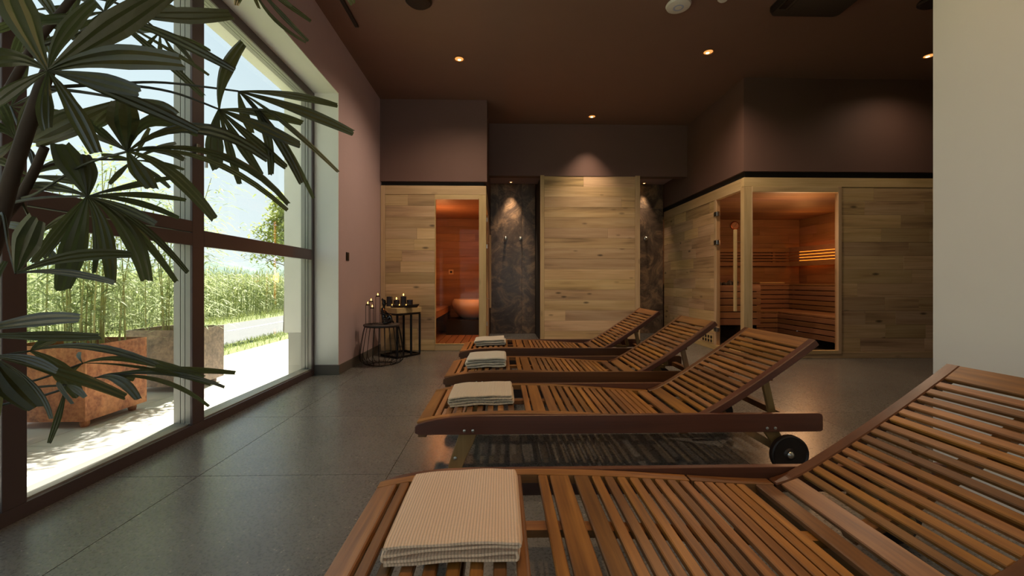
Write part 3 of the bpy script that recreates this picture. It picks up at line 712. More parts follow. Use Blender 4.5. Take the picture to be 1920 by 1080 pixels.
# ------------------------------------------------------------------ sun loungers
XF = -.41                                     # foot end of every lounger
def interp(pts, s):
    for (a, za), (b, zb) in zip(pts, pts[1:]):
        if s <= b:
            u = (s-a)/(b-a); return za+(zb-za)*u
    return pts[-1][1]
SEAT = [(0, 0.252), (0.08, 0.268), (0.18, 0.281), (0.32, 0.289), (0.5, 0.291), (0.7, 0.286), (0.85, 0.278), (1.04, 0.264), (1.2, 0.253), (1.32, 0.248)]
BACK = [(1.325, 0.25), (1.37, 0.262), (1.45, 0.302), (1.55, 0.363), (1.66, 0.434), (1.77, 0.508), (1.86, 0.572), (1.92, 0.615), (1.955, 0.642)]
def make_lounger(Y):
    t = thing('sun_lounger', 'x', 'sun lounger', (XF+1, Y, 0))
    lx = lambda s: XF+s
    # straight outer rails, foot end curving down
    prof = [(0, 0.205), (0, 0.236), (0.012, 0.246), (0.05, 0.258), (0.1, 0.269), (0.16, 0.278), (0.22, 0.283), (0.3, 0.286), (1.955, 0.286), (1.968, 0.28), (1.972, 0.268), (1.972, 0.204), (1.962, 0.197), (0.02, 0.197)]
    for s in (-1, 1):
        y0, y1 = sorted((Y+s*.308, Y+s*.332))
        r = MB().prism([(lx(a), b) for a, b in prof], y0, y1).build('side_rail', M['acacia_rail'], t, bevel=.002)
        for a in (.235, .275, 1.695, 1.735):
            MB().lathe((lx(a), Y+s*.332, .216), [(.0075, 0), (.0075, .004), (.004, .006)], 10, (0, s, 0)).build('bolt', M['steel'], r, smooth=True)
    def seatstrip(nm, s0, s1, prof, n=10):
        pts = [Vector((lx(s0+(s1-s0)*k/n), 0, interp(prof, s0+(s1-s0)*k/n))) for k in range(n+1)]
        for s in (-1, 1):
            y0, y1 = sorted((Y+s*.263, Y+s*.305)); MB().strip(pts, None, (y0, y1), .03).build(nm, M['acacia_x'], t, bevel=.0015)
        return pts
    seatstrip('seat_frame', .004, 1.035, SEAT); seatstrip('seat_frame', 1.042, 1.32, SEAT, 4)
    backs = []
    bl = [0]
    for (a, za), (b, zb) in zip(BACK, BACK[1:]): bl.append(bl[-1]+math.hypot(b-a, zb-za))
    def backpt(u):
        for k in range(len(bl)-1):
            if u <= bl[k+1]+1e-6:
                f = (u-bl[k])/(bl[k+1]-bl[k]); a, b = BACK[k], BACK[k+1]
                return Vector((lx(a[0]+(b[0]-a[0])*f), 0, a[1]+(b[1]-a[1])*f))
    LB = bl[-1]
    bk = [backpt(LB*k/14) for k in range(15)]
    for s in (-1, 1):
        y0, y1 = sorted((Y+s*.260, Y+s*.305)); MB().strip(bk, None, (y0, y1), .036).build('backrest_rail', M['acacia_rail'], t, bevel=.004)
    def slat(nm, p, d, w, th=.017, hw=.262, mat='acacia_y'):
        d = d.normalized(); n = Vector((-d.z, 0, d.x)); a = p-d*w/2; b = p+d*w/2
        q = [a, b, b-n*th, a-n*th]
        mb = MB().add([(v.x, Y-hw, v.z) for v in q]+[(v.x, Y+hw, v.z) for v in q], [(0, 1, 2, 3), (7, 6, 5, 4)]+[(i, i+4, (i+1) % 4+4, (i+1) % 4) for i in range(4)])
        return mb.build(nm, M[mat], t, bevel=.003)
    def sp(s):
        e = .01; return Vector((lx(s), 0, interp(SEAT, s)-.001)), Vector((2*e, 0, interp(SEAT, s+e)-interp(SEAT, s-e)))
    slat('end_board', sp(.036)[0], sp(.036)[1], .066)
    s = .095; k = 0
    centres = []
    while s < .50: centres.append((s, .030)); s += .052
    centres += [(.545, .030), (.60, .062), (.672, .048)]
    s = .722
    while s < 1.03: centres.append((s, .029)); s += .0418
    s = 1.062
    while s < 1.235: centres.append((s, .029)); s += .0355
    centres += [(1.285, .058)]
    for s, w in centres: p, d = sp(s); slat('slat', p, d, w)
    def bp(u): e = .01; return backpt(u), backpt(min(LB, u+e))-backpt(max(0, u-e))
    p, d = bp(.045); slat('slat', p-Vector((-d.normalized().z, 0, d.normalized().x))*.002, d, .062)
    nb = 15; u0, u1 = .105, LB-.10
    for k in range(nb):
        p, d = bp(u0+(u1-u0)*k/(nb-1)); nv = Vector((-d.normalized().z, 0, d.normalized().x)); slat('slat', p-nv*.002, d, .0245)
    p, d = bp(LB-.036); slat('head_board', p-Vector((-d.normalized().z, 0, d.normalized().x))*.001, d, .07)
    # battens under the slats
    for a, b, prof in ((.03, 1.03, SEAT), (1.05, 1.315, SEAT)):
        pts = [Vector((lx(a+(b-a)*k/8), 0, interp(prof, a+(b-a)*k/8)-.0185)) for k in range(9)]
        MB().strip(pts, None, (Y-.022, Y+.022), .02).build('batten', M['acacia_x'], t)
    pts = []
    for k in range(9):
        p, d = bp(.02+(LB-.06)*k/8); nv = Vector((-d.normalized().z, 0, d.normalized().x)); pts.append(p-nv*.0195)
    MB().strip(pts, None, (Y-.022, Y+.022), .02).build('batten', M['acacia_x'], t)
    # cross bars
    for s, z in ((.03, .20), (.30, .225), (1.30, .205), (1.9, .225)): B('cross_bar', lx(s)-.02, lx(s)+.02, Y-.307, Y+.307, z-.022, z+.012, M['acacia_y'], t, bevel=.002)
    # curved front legs and straight rear legs with wheels
    for sg in (-1, 1):
        y0, y1 = sorted((Y+sg*.278, Y+sg*.306))
        leg = [(.225, .25), (.300, .25), (.292, .19), (.272, .14), (.242, .08), (.222, .03), (.214, .001), (.150, .001), (.158, .05), (.178, .11), (.200, .17), (.213, .21)]
        lg = MB().prism([(lx(a), b) for a, b in leg], y0, y1).build('leg', M['acacia_dark'], t, bevel=.003)
        MB().lathe((lx(.188), Y+sg*.306, .075), [(.009, 0), (.009, .003), (.004, .005)], 10, (0, sg, 0)).build('bolt', M['steel'], lg, smooth=True)
        rear = [(1.67, .25), (1.74, .25), (1.79, .16), (1.825, .105), (1.80, .075), (1.765, .10), (1.70, .19)]
        MB().prism([(lx(a), b) for a, b in rear], y0, y1).build('rear_leg', M['acacia_dark'], t, bevel=.003)
        c = Vector((lx(1.80), Y+sg*.322, .0918))
        wh = MB().lathe(c, [(.03, 0), (.085, .0), (.0915, .004), (.0915, .026), (.085, .03), (.079, .024), (.03, .022), (.022, .030), (0, .030)], 32, (0, sg, 0), capb=False).build('wheel', M['rubber'], t, smooth=True)
        MB().lathe(c+Vector((0, sg*.0302, 0)), [(.017, 0), (.015, .004), (.006, .010)], 14, (0, sg, 0)).build('hub_cap', M['steel'], wh, smooth=True)
        MB().bar((lx(1.58), Y+sg*.268, .215), (lx(1.80), Y+sg*.268, .085), .02, .035).build('brace', M['acacia_dark'], t, bevel=.002)
        p = backpt(LB*.66); 
        MB().bar((p.x, Y+sg*.215, p.z-.045), (lx(1.80), Y+sg*.215, .225), .022, .034).build('back_strut', M['acacia_dark'], t, bevel=.002)
        MB().bar((lx(1.60), Y+sg*.24, .23), (lx(1.80), Y+sg*.24, .208), .02, .03).build('rack_bar', M['acacia_dark'], t, bevel=.002)
    MB().tube([(lx(1.80), Y-.321, .0918), (lx(1.80), Y+.321, .0918)], .009, 8).build('axle', M['black'], t)
    p = backpt(LB*.66); B('back_cross_bar', p.x-.02, p.x+.02, Y-.262, Y+.262, p.z-.066, p.z-.036, M['acacia_y'], t, bevel=.002)
    return t
YL3 = 2.365
LOUNGE = [(YL3, 'third slatted wooden sun lounger from the back wall, with ribbed beige towel and visible wheel'),
          (1.138, 'nearest slatted wooden sun lounger, its foot and near side cut by the bottom edge'),
          (3.35, 'second slatted wooden sun lounger from the back wall, with plump cream towel'),
          (4.45, 'farthest slatted wooden sun lounger, closest to the oak shower panel')]
lg0 = make_lounger(YL3)
for i, (y, lab) in enumerate(LOUNGE):
    o = lg0 if i == 0 else copy_tree(lg0, None, (XF+1, y, 0))
    tag(o, lab, 'sun lounger', 'sun loungers in a row')

# ------------------------------------------------------------------ folded towels
def towel(name, label, x0, x1, y0, y1, z, layers, th, mat, seed, dev=.004):
    rnd = random.Random(seed); gap = th*1.12; cl = []
    def h(x): return interp(SEAT, max(0, min(1.3, x-XF)))
    for k in range(layers):
        zz = z+th/2+k*gap; xs = [x0+gap/2+(x1-x0-gap)*q/14 for q in range(15)]
        sh = rnd.uniform(-.004, .004)
        if k % 2: xs.reverse()
        cl += [(x+sh, zz+h(x)+.0015*math.sin(x*40+k)) for x in xs]
        if k < layers-1:
            s = 1 if k % 2 == 0 else -1; ex = cl[-1][0]; hh = h(ex)
            for a in (-60, -30, 0, 30, 60): cl.append((ex+s*gap*.55*math.cos(math.radians(a)), zz+gap/2+gap/2*math.sin(math.radians(a))+hh))
    n = len(cl); ny = 14; vv = []; fs = []
    ph = rnd.uniform(0, 6)
    for j in range(ny+1):
        v = j/ny; e = min(1, math.sqrt(max(0, 1-(max(0, abs(2*v-1)-.94)/.06)**2))*.55+.45)
        for i, (x, zc) in enumerate(cl):
            a = cl[max(0, i-1)]; b = cl[min(n-1, i+1)]; dx, dz = b[0]-a[0], b[1]-a[1]; l = math.hypot(dx, dz) or 1; nx, nz = -dz/l, dx/l
            lay = (zc-z-h(x))/(layers*gap); yy = y0+(y1-y0)*v+(dev*math.sin(lay*9+ph+x*9))*(1 if v < .5 else .4)
            yy += (lay-.5)*dev*-1.5*(1-v)
            wz = .0012*math.sin(v*7+x*23+ph)
            for s in (1, -1): vv.append((x+nx*th/2*s*e, yy, zc+nz*th/2*s*e+wz))
    row = 2*n
    for j in range(ny):
        for i in range(n-1):
            for s in (0, 1):
                a = j*row+2*i+s; fs.append((a, a+2, a+2+row, a+row))
        for i in (0, n-1): a = j*row+2*i; fs.append((a, a+1, a+1+row, a+row))
    for j in (0, ny):
        for i in range(n-1): a = j*row+2*i; fs.append((a, a+1, a+3, a+2))
    o = MB().add(vv, fs).build(name, mat, smooth=True)
    tag(o, label, 'towel', 'folded towels on the loungers'); return o
towel('folded_towel', 'large tan ribbed towel folded on the nearest lounger', -.268, .040, .955, 1.325, .002, 4, .0125, M['towel_tan'], 1)
towel('folded_towel', 'beige ribbed towel folded on the third lounger from the back', -.275, .058, 2.19, 2.50, .002, 4, .0125, M['towel_beige'], 2)
towel('folded_towel', 'plump cream towel folded on the second lounger from the back', -.262, .03, 3.16, 3.48, .002, 4, .0175, M['towel_cream'], 3, .008)
towel('folded_towel', 'small pale towel folded on the farthest lounger', -.262, .04, 4.27, 4.58, .002, 3, .019, M['towel_cream'], 4, .006)

# ------------------------------------------------------------------ wire stool, tall table and what stands on them
c = P(716, 683, CAMH*FPX/(683-HOR)); c.z = 0; SC = c.copy(); ZT = .455
sto = thing('wire_stool', 'round black wire stool with dark top beside the pink wall', 'stool', SC)
MB().lathe(SC+Vector((0, 0, ZT-.022)), [(.193, 0), (.20, .004), (.20, .018), (.195, .022)], 40).build('stool_top', plain('dark_stool_top', (60, 52, 50), .6), sto, smooth=True)
for k in range(22):
    a = 2*math.pi*k/22; e = Vector((math.cos(a), math.sin(a), 0))
    pts = [SC+e*r+Vector((0, 0, z)) for r, z in ((.185, ZT-.022), (.203, .36), (.222, .25), (.238, .15), (.243, .10), (.232, .055), (.20, .022), (.155, .008), (.12, .004))]
    MB().tube(pts, .0032, 5).build('wire', M['black'], sto, smooth=True)
def ring(cn, r, z, w, name, parent, n=40):
    pts = [cn+Vector((r*math.cos(2*math.pi*k/n), r*math.sin(2*math.pi*k/n), z)) for k in range(n+1)]
    return MB().tube(pts, w, 6, False).build(name, M['black'], parent, smooth=True)
ring(SC, .12, .0045, .004, 'base_ring', sto); ring(SC, .186, ZT-.026, .004, 'top_ring', sto)
# table
F_, R_, B_, L_ = P(745, 673, 736/143), P(787, 664.5, 736/134.5), P(757, 659, 736/129), P(712, 668, 736/138)
for q in (F_, R_, B_, L_): q.z = 0
L_ = F_+(B_-R_); 
L_.x = max(L_.x, XI+.10)
tab = thing('side_table', 'narrow side table with thick oak top and black tube frame in the corner', 'table', (F_+R_+B_+L_)/4)
ctr = (F_+R_+B_+L_)/4; zt0, zt1 = .545, .612
mb = MB(); cs = [ctr+(q-ctr)*1.10 for q in (F_, R_, B_, L_)]
mb.add([(q.x, q.y, zt0) for q in cs]+[(q.x, q.y, zt1) for q in cs], [(0, 1, 2, 3), (4, 5, 6, 7)]+[(i, (i+1) % 4, (i+1) % 4+4, i+4) for i in range(4)])
mb.build('table_top', M['oakf_x'], tab, bevel=.004)
up = Vector((0, 0, 1)); tb = .024
for a, b in ((F_, R_), (R_, B_), (B_, L_), (L_, F_)):
    MB().bar(a+up*.0125, b+up*.0125, tb, tb).build('base_bar', M['black'], tab)
    MB().bar(a+up*(zt0-.0125), b+up*(zt0-.0125), tb, tb).build('top_bar', M['black'], tab)
for q in (F_, R_, B_, F_.lerp(R_, .6)): MB().bar(q+up*.024, q+up*(zt0-.024), tb, tb, (1, 0, 0)).build('leg', M['black'], tab)
# tray with candles
d0 = 5.28
def tpt(px, z): t = (px-960)/FPX; v = P(px, 500, d0); v.z = z; return v
ta, tb_ = tpt(728, zt1), tpt(787, zt1); tmid = (ta+tb_)/2
tr = thing('bark_tray', 'rough bark tray with candles on the oak table', 'tray', tmid)
mb = MB(); n = 16; rt = random.Random(5); ring_o = []; ring_i = []
for k in range(n):
    a = 2*math.pi*k/n; w = 1+rt.uniform(-.06, .06)
    ring_o.append(tmid+Vector((math.cos(a)*.19*w, math.sin(a)*.055*w+math.cos(a)*-.01, .028+rt.uniform(-.004, .006)+.01*abs(math.cos(a)))))
    ring_i.append(tmid+Vector((math.cos(a)*.165*w, math.sin(a)*.042*w+math.cos(a)*-.01, .016)))
bot = [tmid+Vector((math.cos(2*math.pi*k/n)*.16, math.sin(2*math.pi*k/n)*.042, .0005)) for k in range(n)]
mb.add(bot+ring_o+ring_i, [tuple(reversed(range(n)))]+[(i, (i+1) % n, (i+1) % n+n, i+n) for i in range(n)]+[(i+n, (i+1) % n+n, (i+1) % n+2*n, i+2*n) for i in range(n)]+[tuple(range(2*n, 3*n))])
mb.build('tray_body', M['palm_stem'], tr, smooth=True)
def candle(px, ytop, label, lit, r=.036):
    b = tpt(px, zt1+.0165); b.y = tmid.y; top = CAMH-(ytop-HOR)/FPX*d0
    t = thing('pillar_candle', label, 'candle', b)
    MB().lathe(b, [(r, 0), (r, top-b.z-.004), (r-.004, top-b.z), (r*.3, top-b.z-.004)], 20).build('wax', M['candle'], t, smooth=True)
    MB().tube([(b.x, b.y, top-.004), (b.x+.001, b.y, top+.008)], .0015, 5).build('wick', M['blackp'], t)
    if lit:
        f = Vector((b.x, b.y, top+.006)); MB().lathe(f, [(.001, 0), (.007, .008), (.006, .016), (.001, .03)], 10).build('flame', M['flame'], t, smooth=True)
candle(730.5, 556, 'tall unlit dark candle at the left of the tray', False)
candle(743.5, 562.5, 'short lit dark candle between the two tall ones', True)
candle(756.5, 555.5, 'tall lit dark candle on the bark tray', True)
candle(768.5, 562, 'short unlit dark candle at the right of the tray', False)
for px, w in ((736.5, 'left'), (750, 'middle'), (762.5, 'right')):
    b = tpt(px, zt1+.0165); b.y = tmid.y-.030
    t = thing('tealight', w+' of the three tiny tealights between the tray candles', 'tealight', b)
    MB().lathe(b, [(.014, 0), (.014, .012), (.012, .013)], 14).build('cup', M['steel'], t); MB().lathe(b+Vector((0, 0, .013)), [(.001, 0), (.004, .005), (.001, .014)], 8).build('flame', M['flame'], t)
# wire holder with tealights on the stool
hd0 = SC.y-.0
hold = thing('candle_holder', 'thin wire candle holder at the left edge of the stool', 'candle holder', SC+Vector((-.09, 0, ZT)))
def onst(px, dy): v = P(px, 500, 4.86); v.y = SC.y+dy; return v
for px, py, dy, lab in ((708, 556, .06, 'highest tealight of the wire holder on the stool'), (697, 566, .03, 'second highest tealight of the wire holder on the stool'), (694, 572, -.03, 'left front tealight of the wire holder on the stool'), (704, 578, -.07, 'lowest tealight of the wire holder on the stool')):
    v = onst(px, dy); zt_ = ZP(px, py, v.y); v.z = zt_
    for s in (-1, 1):
        b = Vector((v.x+s*.024, v.y, ZT+.003)); MB().tube([b, (b.x, b.y, zt_-.008), (v.x+s*.018, v.y, zt_-.001)], .0028, 5).build('wire', M['black'], hold)
    MB().lathe(v, [(.023, -.002), (.025, .006), (.024, .006), (.022, .0)], 16, capb=False).build('cup_holder', M['black'], hold)
    t = thing('tealight', lab, 'tealight', v+Vector((0, 0, .0005)))
    MB().lathe(v+Vector((0, 0, .0005)), [(.019, 0), (.019, .011), (.017, .012)], 14).build('cup', M['candle'], t)
    MB().lathe(v+Vector((0, 0, .0125)), [(.001, 0), (.006, .007), (.005, .014), (.001, .026)], 8).build('flame', M['flame'], t, smooth=True)
pts = [onst(q, dy) for q, dy in ((708, .06), (697, .03), (694, -.03), (704, -.07))]
MB().tube([Vector((p.x, p.y, ZT+.003)) for p in pts], .003, 5).build('base_wire', M['black'], hold)
# seated figurine: one continuous surface grown from a skeleton
def figurine(base):
    s = .296/.30
    J = {  # x right in picture (figure faces right), y depth, z up, radius
        'seat': (0, 0, .030, .036), 'waist': (-.012, 0, .085, .026), 'chest': (-.016, 0, .145, .030), 'neck': (-.008, 0, .190, .013), 'head': (-.004, 0, .228, .027), 'crown': (-.006, 0, .252, .022), 'bun': (-.024, 0, .272, .012), 'bunt': (-.026, 0, .284, .007),
        'hipl': (.012, -.03, .028, .030), 'kneel': (.078, -.052, .030, .023), 'ankl': (.045, -.078, .016, .015), 'footl': (.012, -.074, .014, .013),
        'hipr': (.012, .03, .028, .030), 'kneer': (.050, .036, .094, .020), 'ankr': (.072, .030, .030, .015), 'footr': (.092, .026, .014, .012),
        'shl': (-.016, -.030, .166, .015), 'ell': (.004, -.048, .112, .011), 'wrl': (.046, -.030, .094, .009), 'handl': (.060, -.006, .100, .010),
        'shr': (-.016, .030, .166, .015), 'elr': (.010, .046, .118, .011), 'wrr': (.046, .030, .104, .009), 'handr': (.060, .012, .106, .010)}
    E = [('seat', 'waist'), ('waist', 'chest'), ('chest', 'neck'), ('neck', 'head'), ('head', 'crown'), ('crown', 'bun'), ('bun', 'bunt'), ('seat', 'hipl'), ('hipl', 'kneel'), ('kneel', 'ankl'), ('ankl', 'footl'),
         ('seat', 'hipr'), ('hipr', 'kneer'), ('kneer', 'ankr'), ('ankr', 'footr'), ('chest', 'shl'), ('shl', 'ell'), ('ell', 'wrl'), ('wrl', 'handl'), ('chest', 'shr'), ('shr', 'elr'), ('elr', 'wrr'), ('wrr', 'handr')]
    mb = MB()
    for k, (x, y, z, r) in J.items(): mb.sphere((base.x+x*s, base.y+y*s, base.z+z*s), r*s, 12, 8)
    for a, b in E:
        A, Bq = J[a], J[b]; mb.tube([(base.x+p[0]*s, base.y+p[1]*s, base.z+p[2]*s) for p in (A, Bq)], [A[3]*s*.97, Bq[3]*s*.97], 10)
    o = mb.build('figurine', M['gloss_black'], origin=base, smooth=True)
    rm = o.modifiers.new('remesh', 'REMESH'); rm.mode = 'VOXEL'; rm.voxel_size = .0035; rm.use_smooth_shade = True
    sm_ = o.modifiers.new('smooth', 'SMOOTH'); sm_.factor = .5; sm_.iterations = 6
    return o
fb = P(722, 606, 4.80); fb.y = SC.y-.03; fb.z = ZT+.006
tag(figurine(fb), 'glossy black figurine sitting with one knee up on the round stool', 'figurine')

# ------------------------------------------------------------------ lady palm
PB = Vector((-1.19, .76, 0))
palm = thing('potted_palm', 'tall lady palm with dark fan leaves filling the left side', 'palm', PB)
pr = [(.13, 0), (.15, .02), (.185, .16), (.20, .27), (.205, .29), (.205, .305), (.185, .305), (.178, .26)]
MB().lathe(PB, pr, 40, capb=False).build('pot', M['pot'], palm, smooth=True)
MB().lathe(PB+Vector((0, 0, .26)), [(.178, 0), (.178, .004)], 32).build('soil', M['soil'], palm)
def bez(a, b, c, t): return a*(1-t)**2+b*2*t*(1-t)+c*t*t
S1 = [PB+Vector((.02, .02, .26)), Vector((-1.03, .78, .62)), P(-12, 460, .80), P(22, 330, .80), P(52, 238, .79), P(78, 165, .77), P(92, 128, .76)]
S2 = [PB+Vector((.05, .05, .26)), Vector((-1.02, .86, .66)), P(-10, 430, .88), P(38, 372, .88), P(66, 318, .88), P(84, 276, .87)]
S3 = [PB+Vector((-.03, .06, .26)), Vector((-1.16, .88, .8)), Vector((-1.10, .92, 1.2)), P(60, 90, .95), P(140, -10, .96)]
for st_, r in ((S1, .0125), (S2, .0095), (S3, .009)):
    MB().tube(st_, [r*(1.15-.4*i/(len(st_)-1)) for i in range(len(st_))], 10).build('stem', M['palm_stem'], palm, smooth=True)
rf = random.Random(9)
def leaflet(parent, hub, d0, tip, mid, w, dd, jag=True):
    if mid is None: mid = ((hub[0]+tip[0])/2, (hub[1]+tip[1])/2-6)
    cx_ = 2*mid[0]-(hub[0]+tip[0])/2; cy_ = 2*mid[1]-(hub[1]+tip[1])/2
    n = 10; twist = rf.uniform(-.7, .7); pts = []
    for k in range(n+1):
        t = k/n; x = hub[0]*(1-t)**2+cx_*2*t*(1-t)+tip[0]*t*t; y = hub[1]*(1-t)**2+cy_*2*t*(1-t)+tip[1]*t*t
        pts.append(P(x, y, d0+dd*t*t))
    camp = Vector((0, 0, CAMH)); vv = []; fs = []
    wr = w/FPX*d0*.5; us = (-1, -.6, -.2, .2, .6, 1)
    for k in range(n+1):
        t = k/n; d = (pts[min(k+1, n)]-pts[max(k-1, 0)]).normalized(); v = (pts[k]-camp).normalized()
        side = d.cross(v).normalized(); nn = side.cross(d)
        tw = twist*(.4+.6*t); s2 = side*math.cos(tw)+nn*math.sin(tw); n2 = s2.cross(d)
        prof = min(1, .12+1.55*t)*(1 if t < .6 else 1-.42*((t-.6)/.4)**1.6)
        hw = wr*.92*prof/max(.75, math.cos(tw))
        for i, u in enumerate(us):
            pl = (.16 if i % 2 else -.16)*hw*(1-.3*t)
            off = d*(rf.uniform(-.35, .35)*hw if (k == n and jag) else 0)
            vv.append(pts[k]+s2*u*hw+n2*pl+off)
    m = len(us)
    for k in range(n):
        for i in range(m-1): a = k*m+i; fs.append((a, a+1, a+m+1, a+m))
    return MB().add(vv, fs).build('leaflet', M['palm'], parent, origin=pts[0], smooth=False)
def fan(hub, d0, path, leaves, spread=.09):
    """path: petiole points [(px,py,d)] or Vectors, ending at the hub"""
    pp = [q if isinstance(q, Vector) else P(*q) for q in path]+[P(hub[0], hub[1], d0)]
    # smooth the petiole
    sm = []
    for i in range(len(pp)-1):
        p0, p1, p2, p3 = pp[max(i-1, 0)], pp[i], pp[i+1], pp[min(i+2, len(pp)-1)]
        for k in range(5):
            t = k/5; sm.append(.5*((2*p1)+(p2-p0)*t+(2*p0-5*p1+4*p2-p3)*t*t+(3*p1-p0-3*p2+p3)*t**3))
    sm.append(pp[-1])
    fr = MB().tube(sm, [.0034-.0014*i/len(sm) for i in range(len(sm))], 6).build('frond', M['petiole'], palm, smooth=True)
    for lf in leaves:
        tip, mid, w = lf[0], lf[1], lf[2]; dd = lf[3] if len(lf) > 3 else rf.uniform(-spread, spread)
        leaflet(fr, hub, d0, tip, mid, w, dd)
fan((91, 133), .72, [S1[5], (86, 150, .76)], [((8, -50), (44, 42), 58), ((178, 3), (118, 66), 27), ((312, -14), (192, 64), 46), ((342, 117), (205, 108), 44), ((372, 246), (225, 180), 26), ((180, 287), (138, 205), 30), ((88, 242), (84, 190), 24), ((-30, 120), (25, 108), 34), ((262, 172), (180, 150), 34), ((-20, 205), (30, 165), 26), ((66, 264), (150, 222), 5)])
fan((195, 22), .95, [S3[3], (150, 60, .96)], [((434, 27), (325, 29), 28), ((439, 132), (312, 66), 20), ((392, 141), (320, 95), 8), ((382, 181), (285, 92), 16), ((50, 40), (120, 34), 19), ((170, 62), (180, 42), 20), ((120, -25), (160, -5), 22), ((300, 62), (250, 44), 14), ((335, 20), (270, 4), 12), ((240, -40), (215, -10), 18)])
fan((235, 186), .80, [S1[5], (150, 172, .79)], [((62, 268), (150, 226), 44), ((330, 215), (290, 196), 24), ((180, 235), (205, 215), 20)])
fan((447, 171), .95, [S1[5], (210, 157, .86), (310, 155, .91)], [((633, 198), (540, 178), 15), ((663, 250), (560, 206), 21), ((634, 322), (530, 228), 11), ((566, 344), (512, 246), 18), ((588, 372), (522, 254), 13), ((508, 328), (494, 232), 16), ((472, 250), (456, 208), 17)])
fan((411, 205), .93, [S1[5], (215, 159, .84), (320, 172, .89)], [((455, 82), (421, 140), 25), ((567, 231), (490, 212), 19), ((563, 272), (485, 236), 23), ((537, 314), (470, 258), 19), ((490, 328), (447, 264), 19), ((449, 345), (428, 270), 15), ((408, 318), (402, 262), 30)])
fan((239, 284), .80, [S2[3], (70, 362, .86), (155, 310, .82)], [((228, 186), (232, 235), 48), ((372, 252), (285, 226), 26), ((503, 299), (365, 240), 24), ((541, 383), (410, 290), 17), ((539, 394), (390, 300), 12), ((285, 354), (258, 315), 32), ((165, 226), (200, 255), 15), ((402, 410), (318, 322), 24), ((150, 246), (195, 262), 12), ((345, 300), (295, 280), 16)])
fan((164, 368), .82, [S2[2], (8, 388, .86), (75, 371, .84)], [((112, 268), (140, 318), 46), ((332, 332), (250, 346), 11), ((276, 346), (220, 354), 10), ((349, 375), (255, 365), 13), ((336, 409), (250, 378), 14), ((292, 420), (232, 390), 18), ((352, 511), (258, 418), 13), ((331, 529), (246, 424), 16), ((275, 526), (235, 425), 34), ((208, 530), (195, 430), 25), ((176, 512), (180, 440), 12), ((117, 543), (142, 450), 44), ((62, 493), (118, 420), 17), ((82, 484), (128, 424), 10), ((50, 348), (108, 352), 20), ((160, 290), (168, 330), 26)])
fan((30, 513), .74, [S1[2], (4, 400, .78), (16, 460, .76)], [((70, 410), (46, 462), 44), ((246, 477), (130, 482), 24), ((214, 530), (115, 510), 14)])
fan((-70, 628), .70, [S1[1], (-90, 560, .72)], [((149, 597), (50, 602), 28), ((188, 631), (70, 630), 20), ((10, 490), (-30, 555), 14)])
fan((57, 658), .84, [S1[1], (-60, 690, .80), (0, 668, .82)], [((119, 630), (82, 638), 13), ((294, 684), (170, 650), 16), ((147, 742), (108, 690), 28), ((105, 640), (75, 650), 9)])
fan((155, 681), .88, [S2[1], (-40, 740, .84), (70, 712, .86)], [((383, 708), (250, 674), 15), ((150, 660), (148, 668), 8), ((395, 722), (270, 690), 7), ((125, 700), (140, 690), 10)])
fan((180, 708), .92, [S2[1], (-20, 765, .86), (80, 742, .89)], [((442, 699), (300, 694), 14), ((421, 726), (310, 700), 9), ((259, 749), (222, 712), 19), ((392, 762), (295, 712), 10), ((252, 712), (215, 704), 14)])
fan((-15, 668), .64, [S1[1], (-60, 720, .68)], [((68, 765), (20, 716), 52), ((236, 744), (105, 695), 24), ((107, 696), (50, 672), 15), ((96, 785), (60, 720), 10), ((-20, 790), (-20, 720), 40)])
fan((124, 722), .80, [S1[1], (20, 740, .78)], [((92, 831), (112, 772), 11), ((136, 757), (110, 720), 8), ((160, 745), (140, 728), 12)])
fan((470, -40), .92, [S3[4], (300, -60, .95)], [((578, 77), (520, 18), 10), ((583, 40), (530, 2), 10), ((547, 12), (510, -16), 9), ((443, 10), (452, -12), 12), ((574, 80), (505, 26), 7), ((486, 16), (476, -10), 8)], .03)
fan((30, 262), .92, [S2[4], (60, 285, .9)], [((-40, 235), (0, 240), 22), ((-30, 300), (0, 285), 18), ((150, 205), (95, 228), 24), ((60, 190), (45, 225), 20), ((-10, 180), (12, 220), 20)])
fan((118, 60), 1.0, [S3[3], (95, 80, .98)], [((20, 20), (70, 34), 24), ((60, -30), (90, 10), 20), ((150, -30), (135, 10), 18), ((205, 100), (165, 75), 22), ((190, 40), (155, 48), 16), ((30, 110), (75, 90), 24)])
fan((70, 440), .95, [S2[3], (52, 400, .9)], [((20, 470), (45, 452), 12), ((112, 500), (92, 470), 14), ((150, 400), (110, 415), 14), ((5, 420), (36, 425), 16)])
fan((55, 330), .98, [S2[4], (62, 322, .92)], [((145, 305), (100, 310), 18), ((-20, 350), (15, 345), 20), ((160, 345), (110, 335), 16), ((-30, 290), (10, 305), 18)])
fan((60, 20), 1.04, [S3[3], (40, 60, 1.0)], [((-20, 60), (20, 45), 14), ((140, 75), (105, 42), 12), ((165, 20), (115, 14), 10), ((100, 110), (85, 66), 14), ((20, 120), (38, 72), 16), ((-10, -20), (25, -2), 14)])
fan((20, 200), 1.0, [S2[4], (40, 250, .95)], [((115, 165), (70, 178), 12), ((135, 215), (80, 205), 10), ((100, 260), (65, 232), 12), ((-30, 170), (-5, 182), 14), ((-25, 230), (0, 218), 12), ((50, 120), (38, 160), 12)])
fan((250, 300), .98, [S2[4], (140, 300, .93)], [((330, 268), (290, 280), 9), ((345, 318), (300, 306), 9), ((318, 352), (288, 326), 10), ((205, 345), (226, 322), 10), ((190, 290), (220, 294), 9), ((280, 240), (266, 268), 9)])
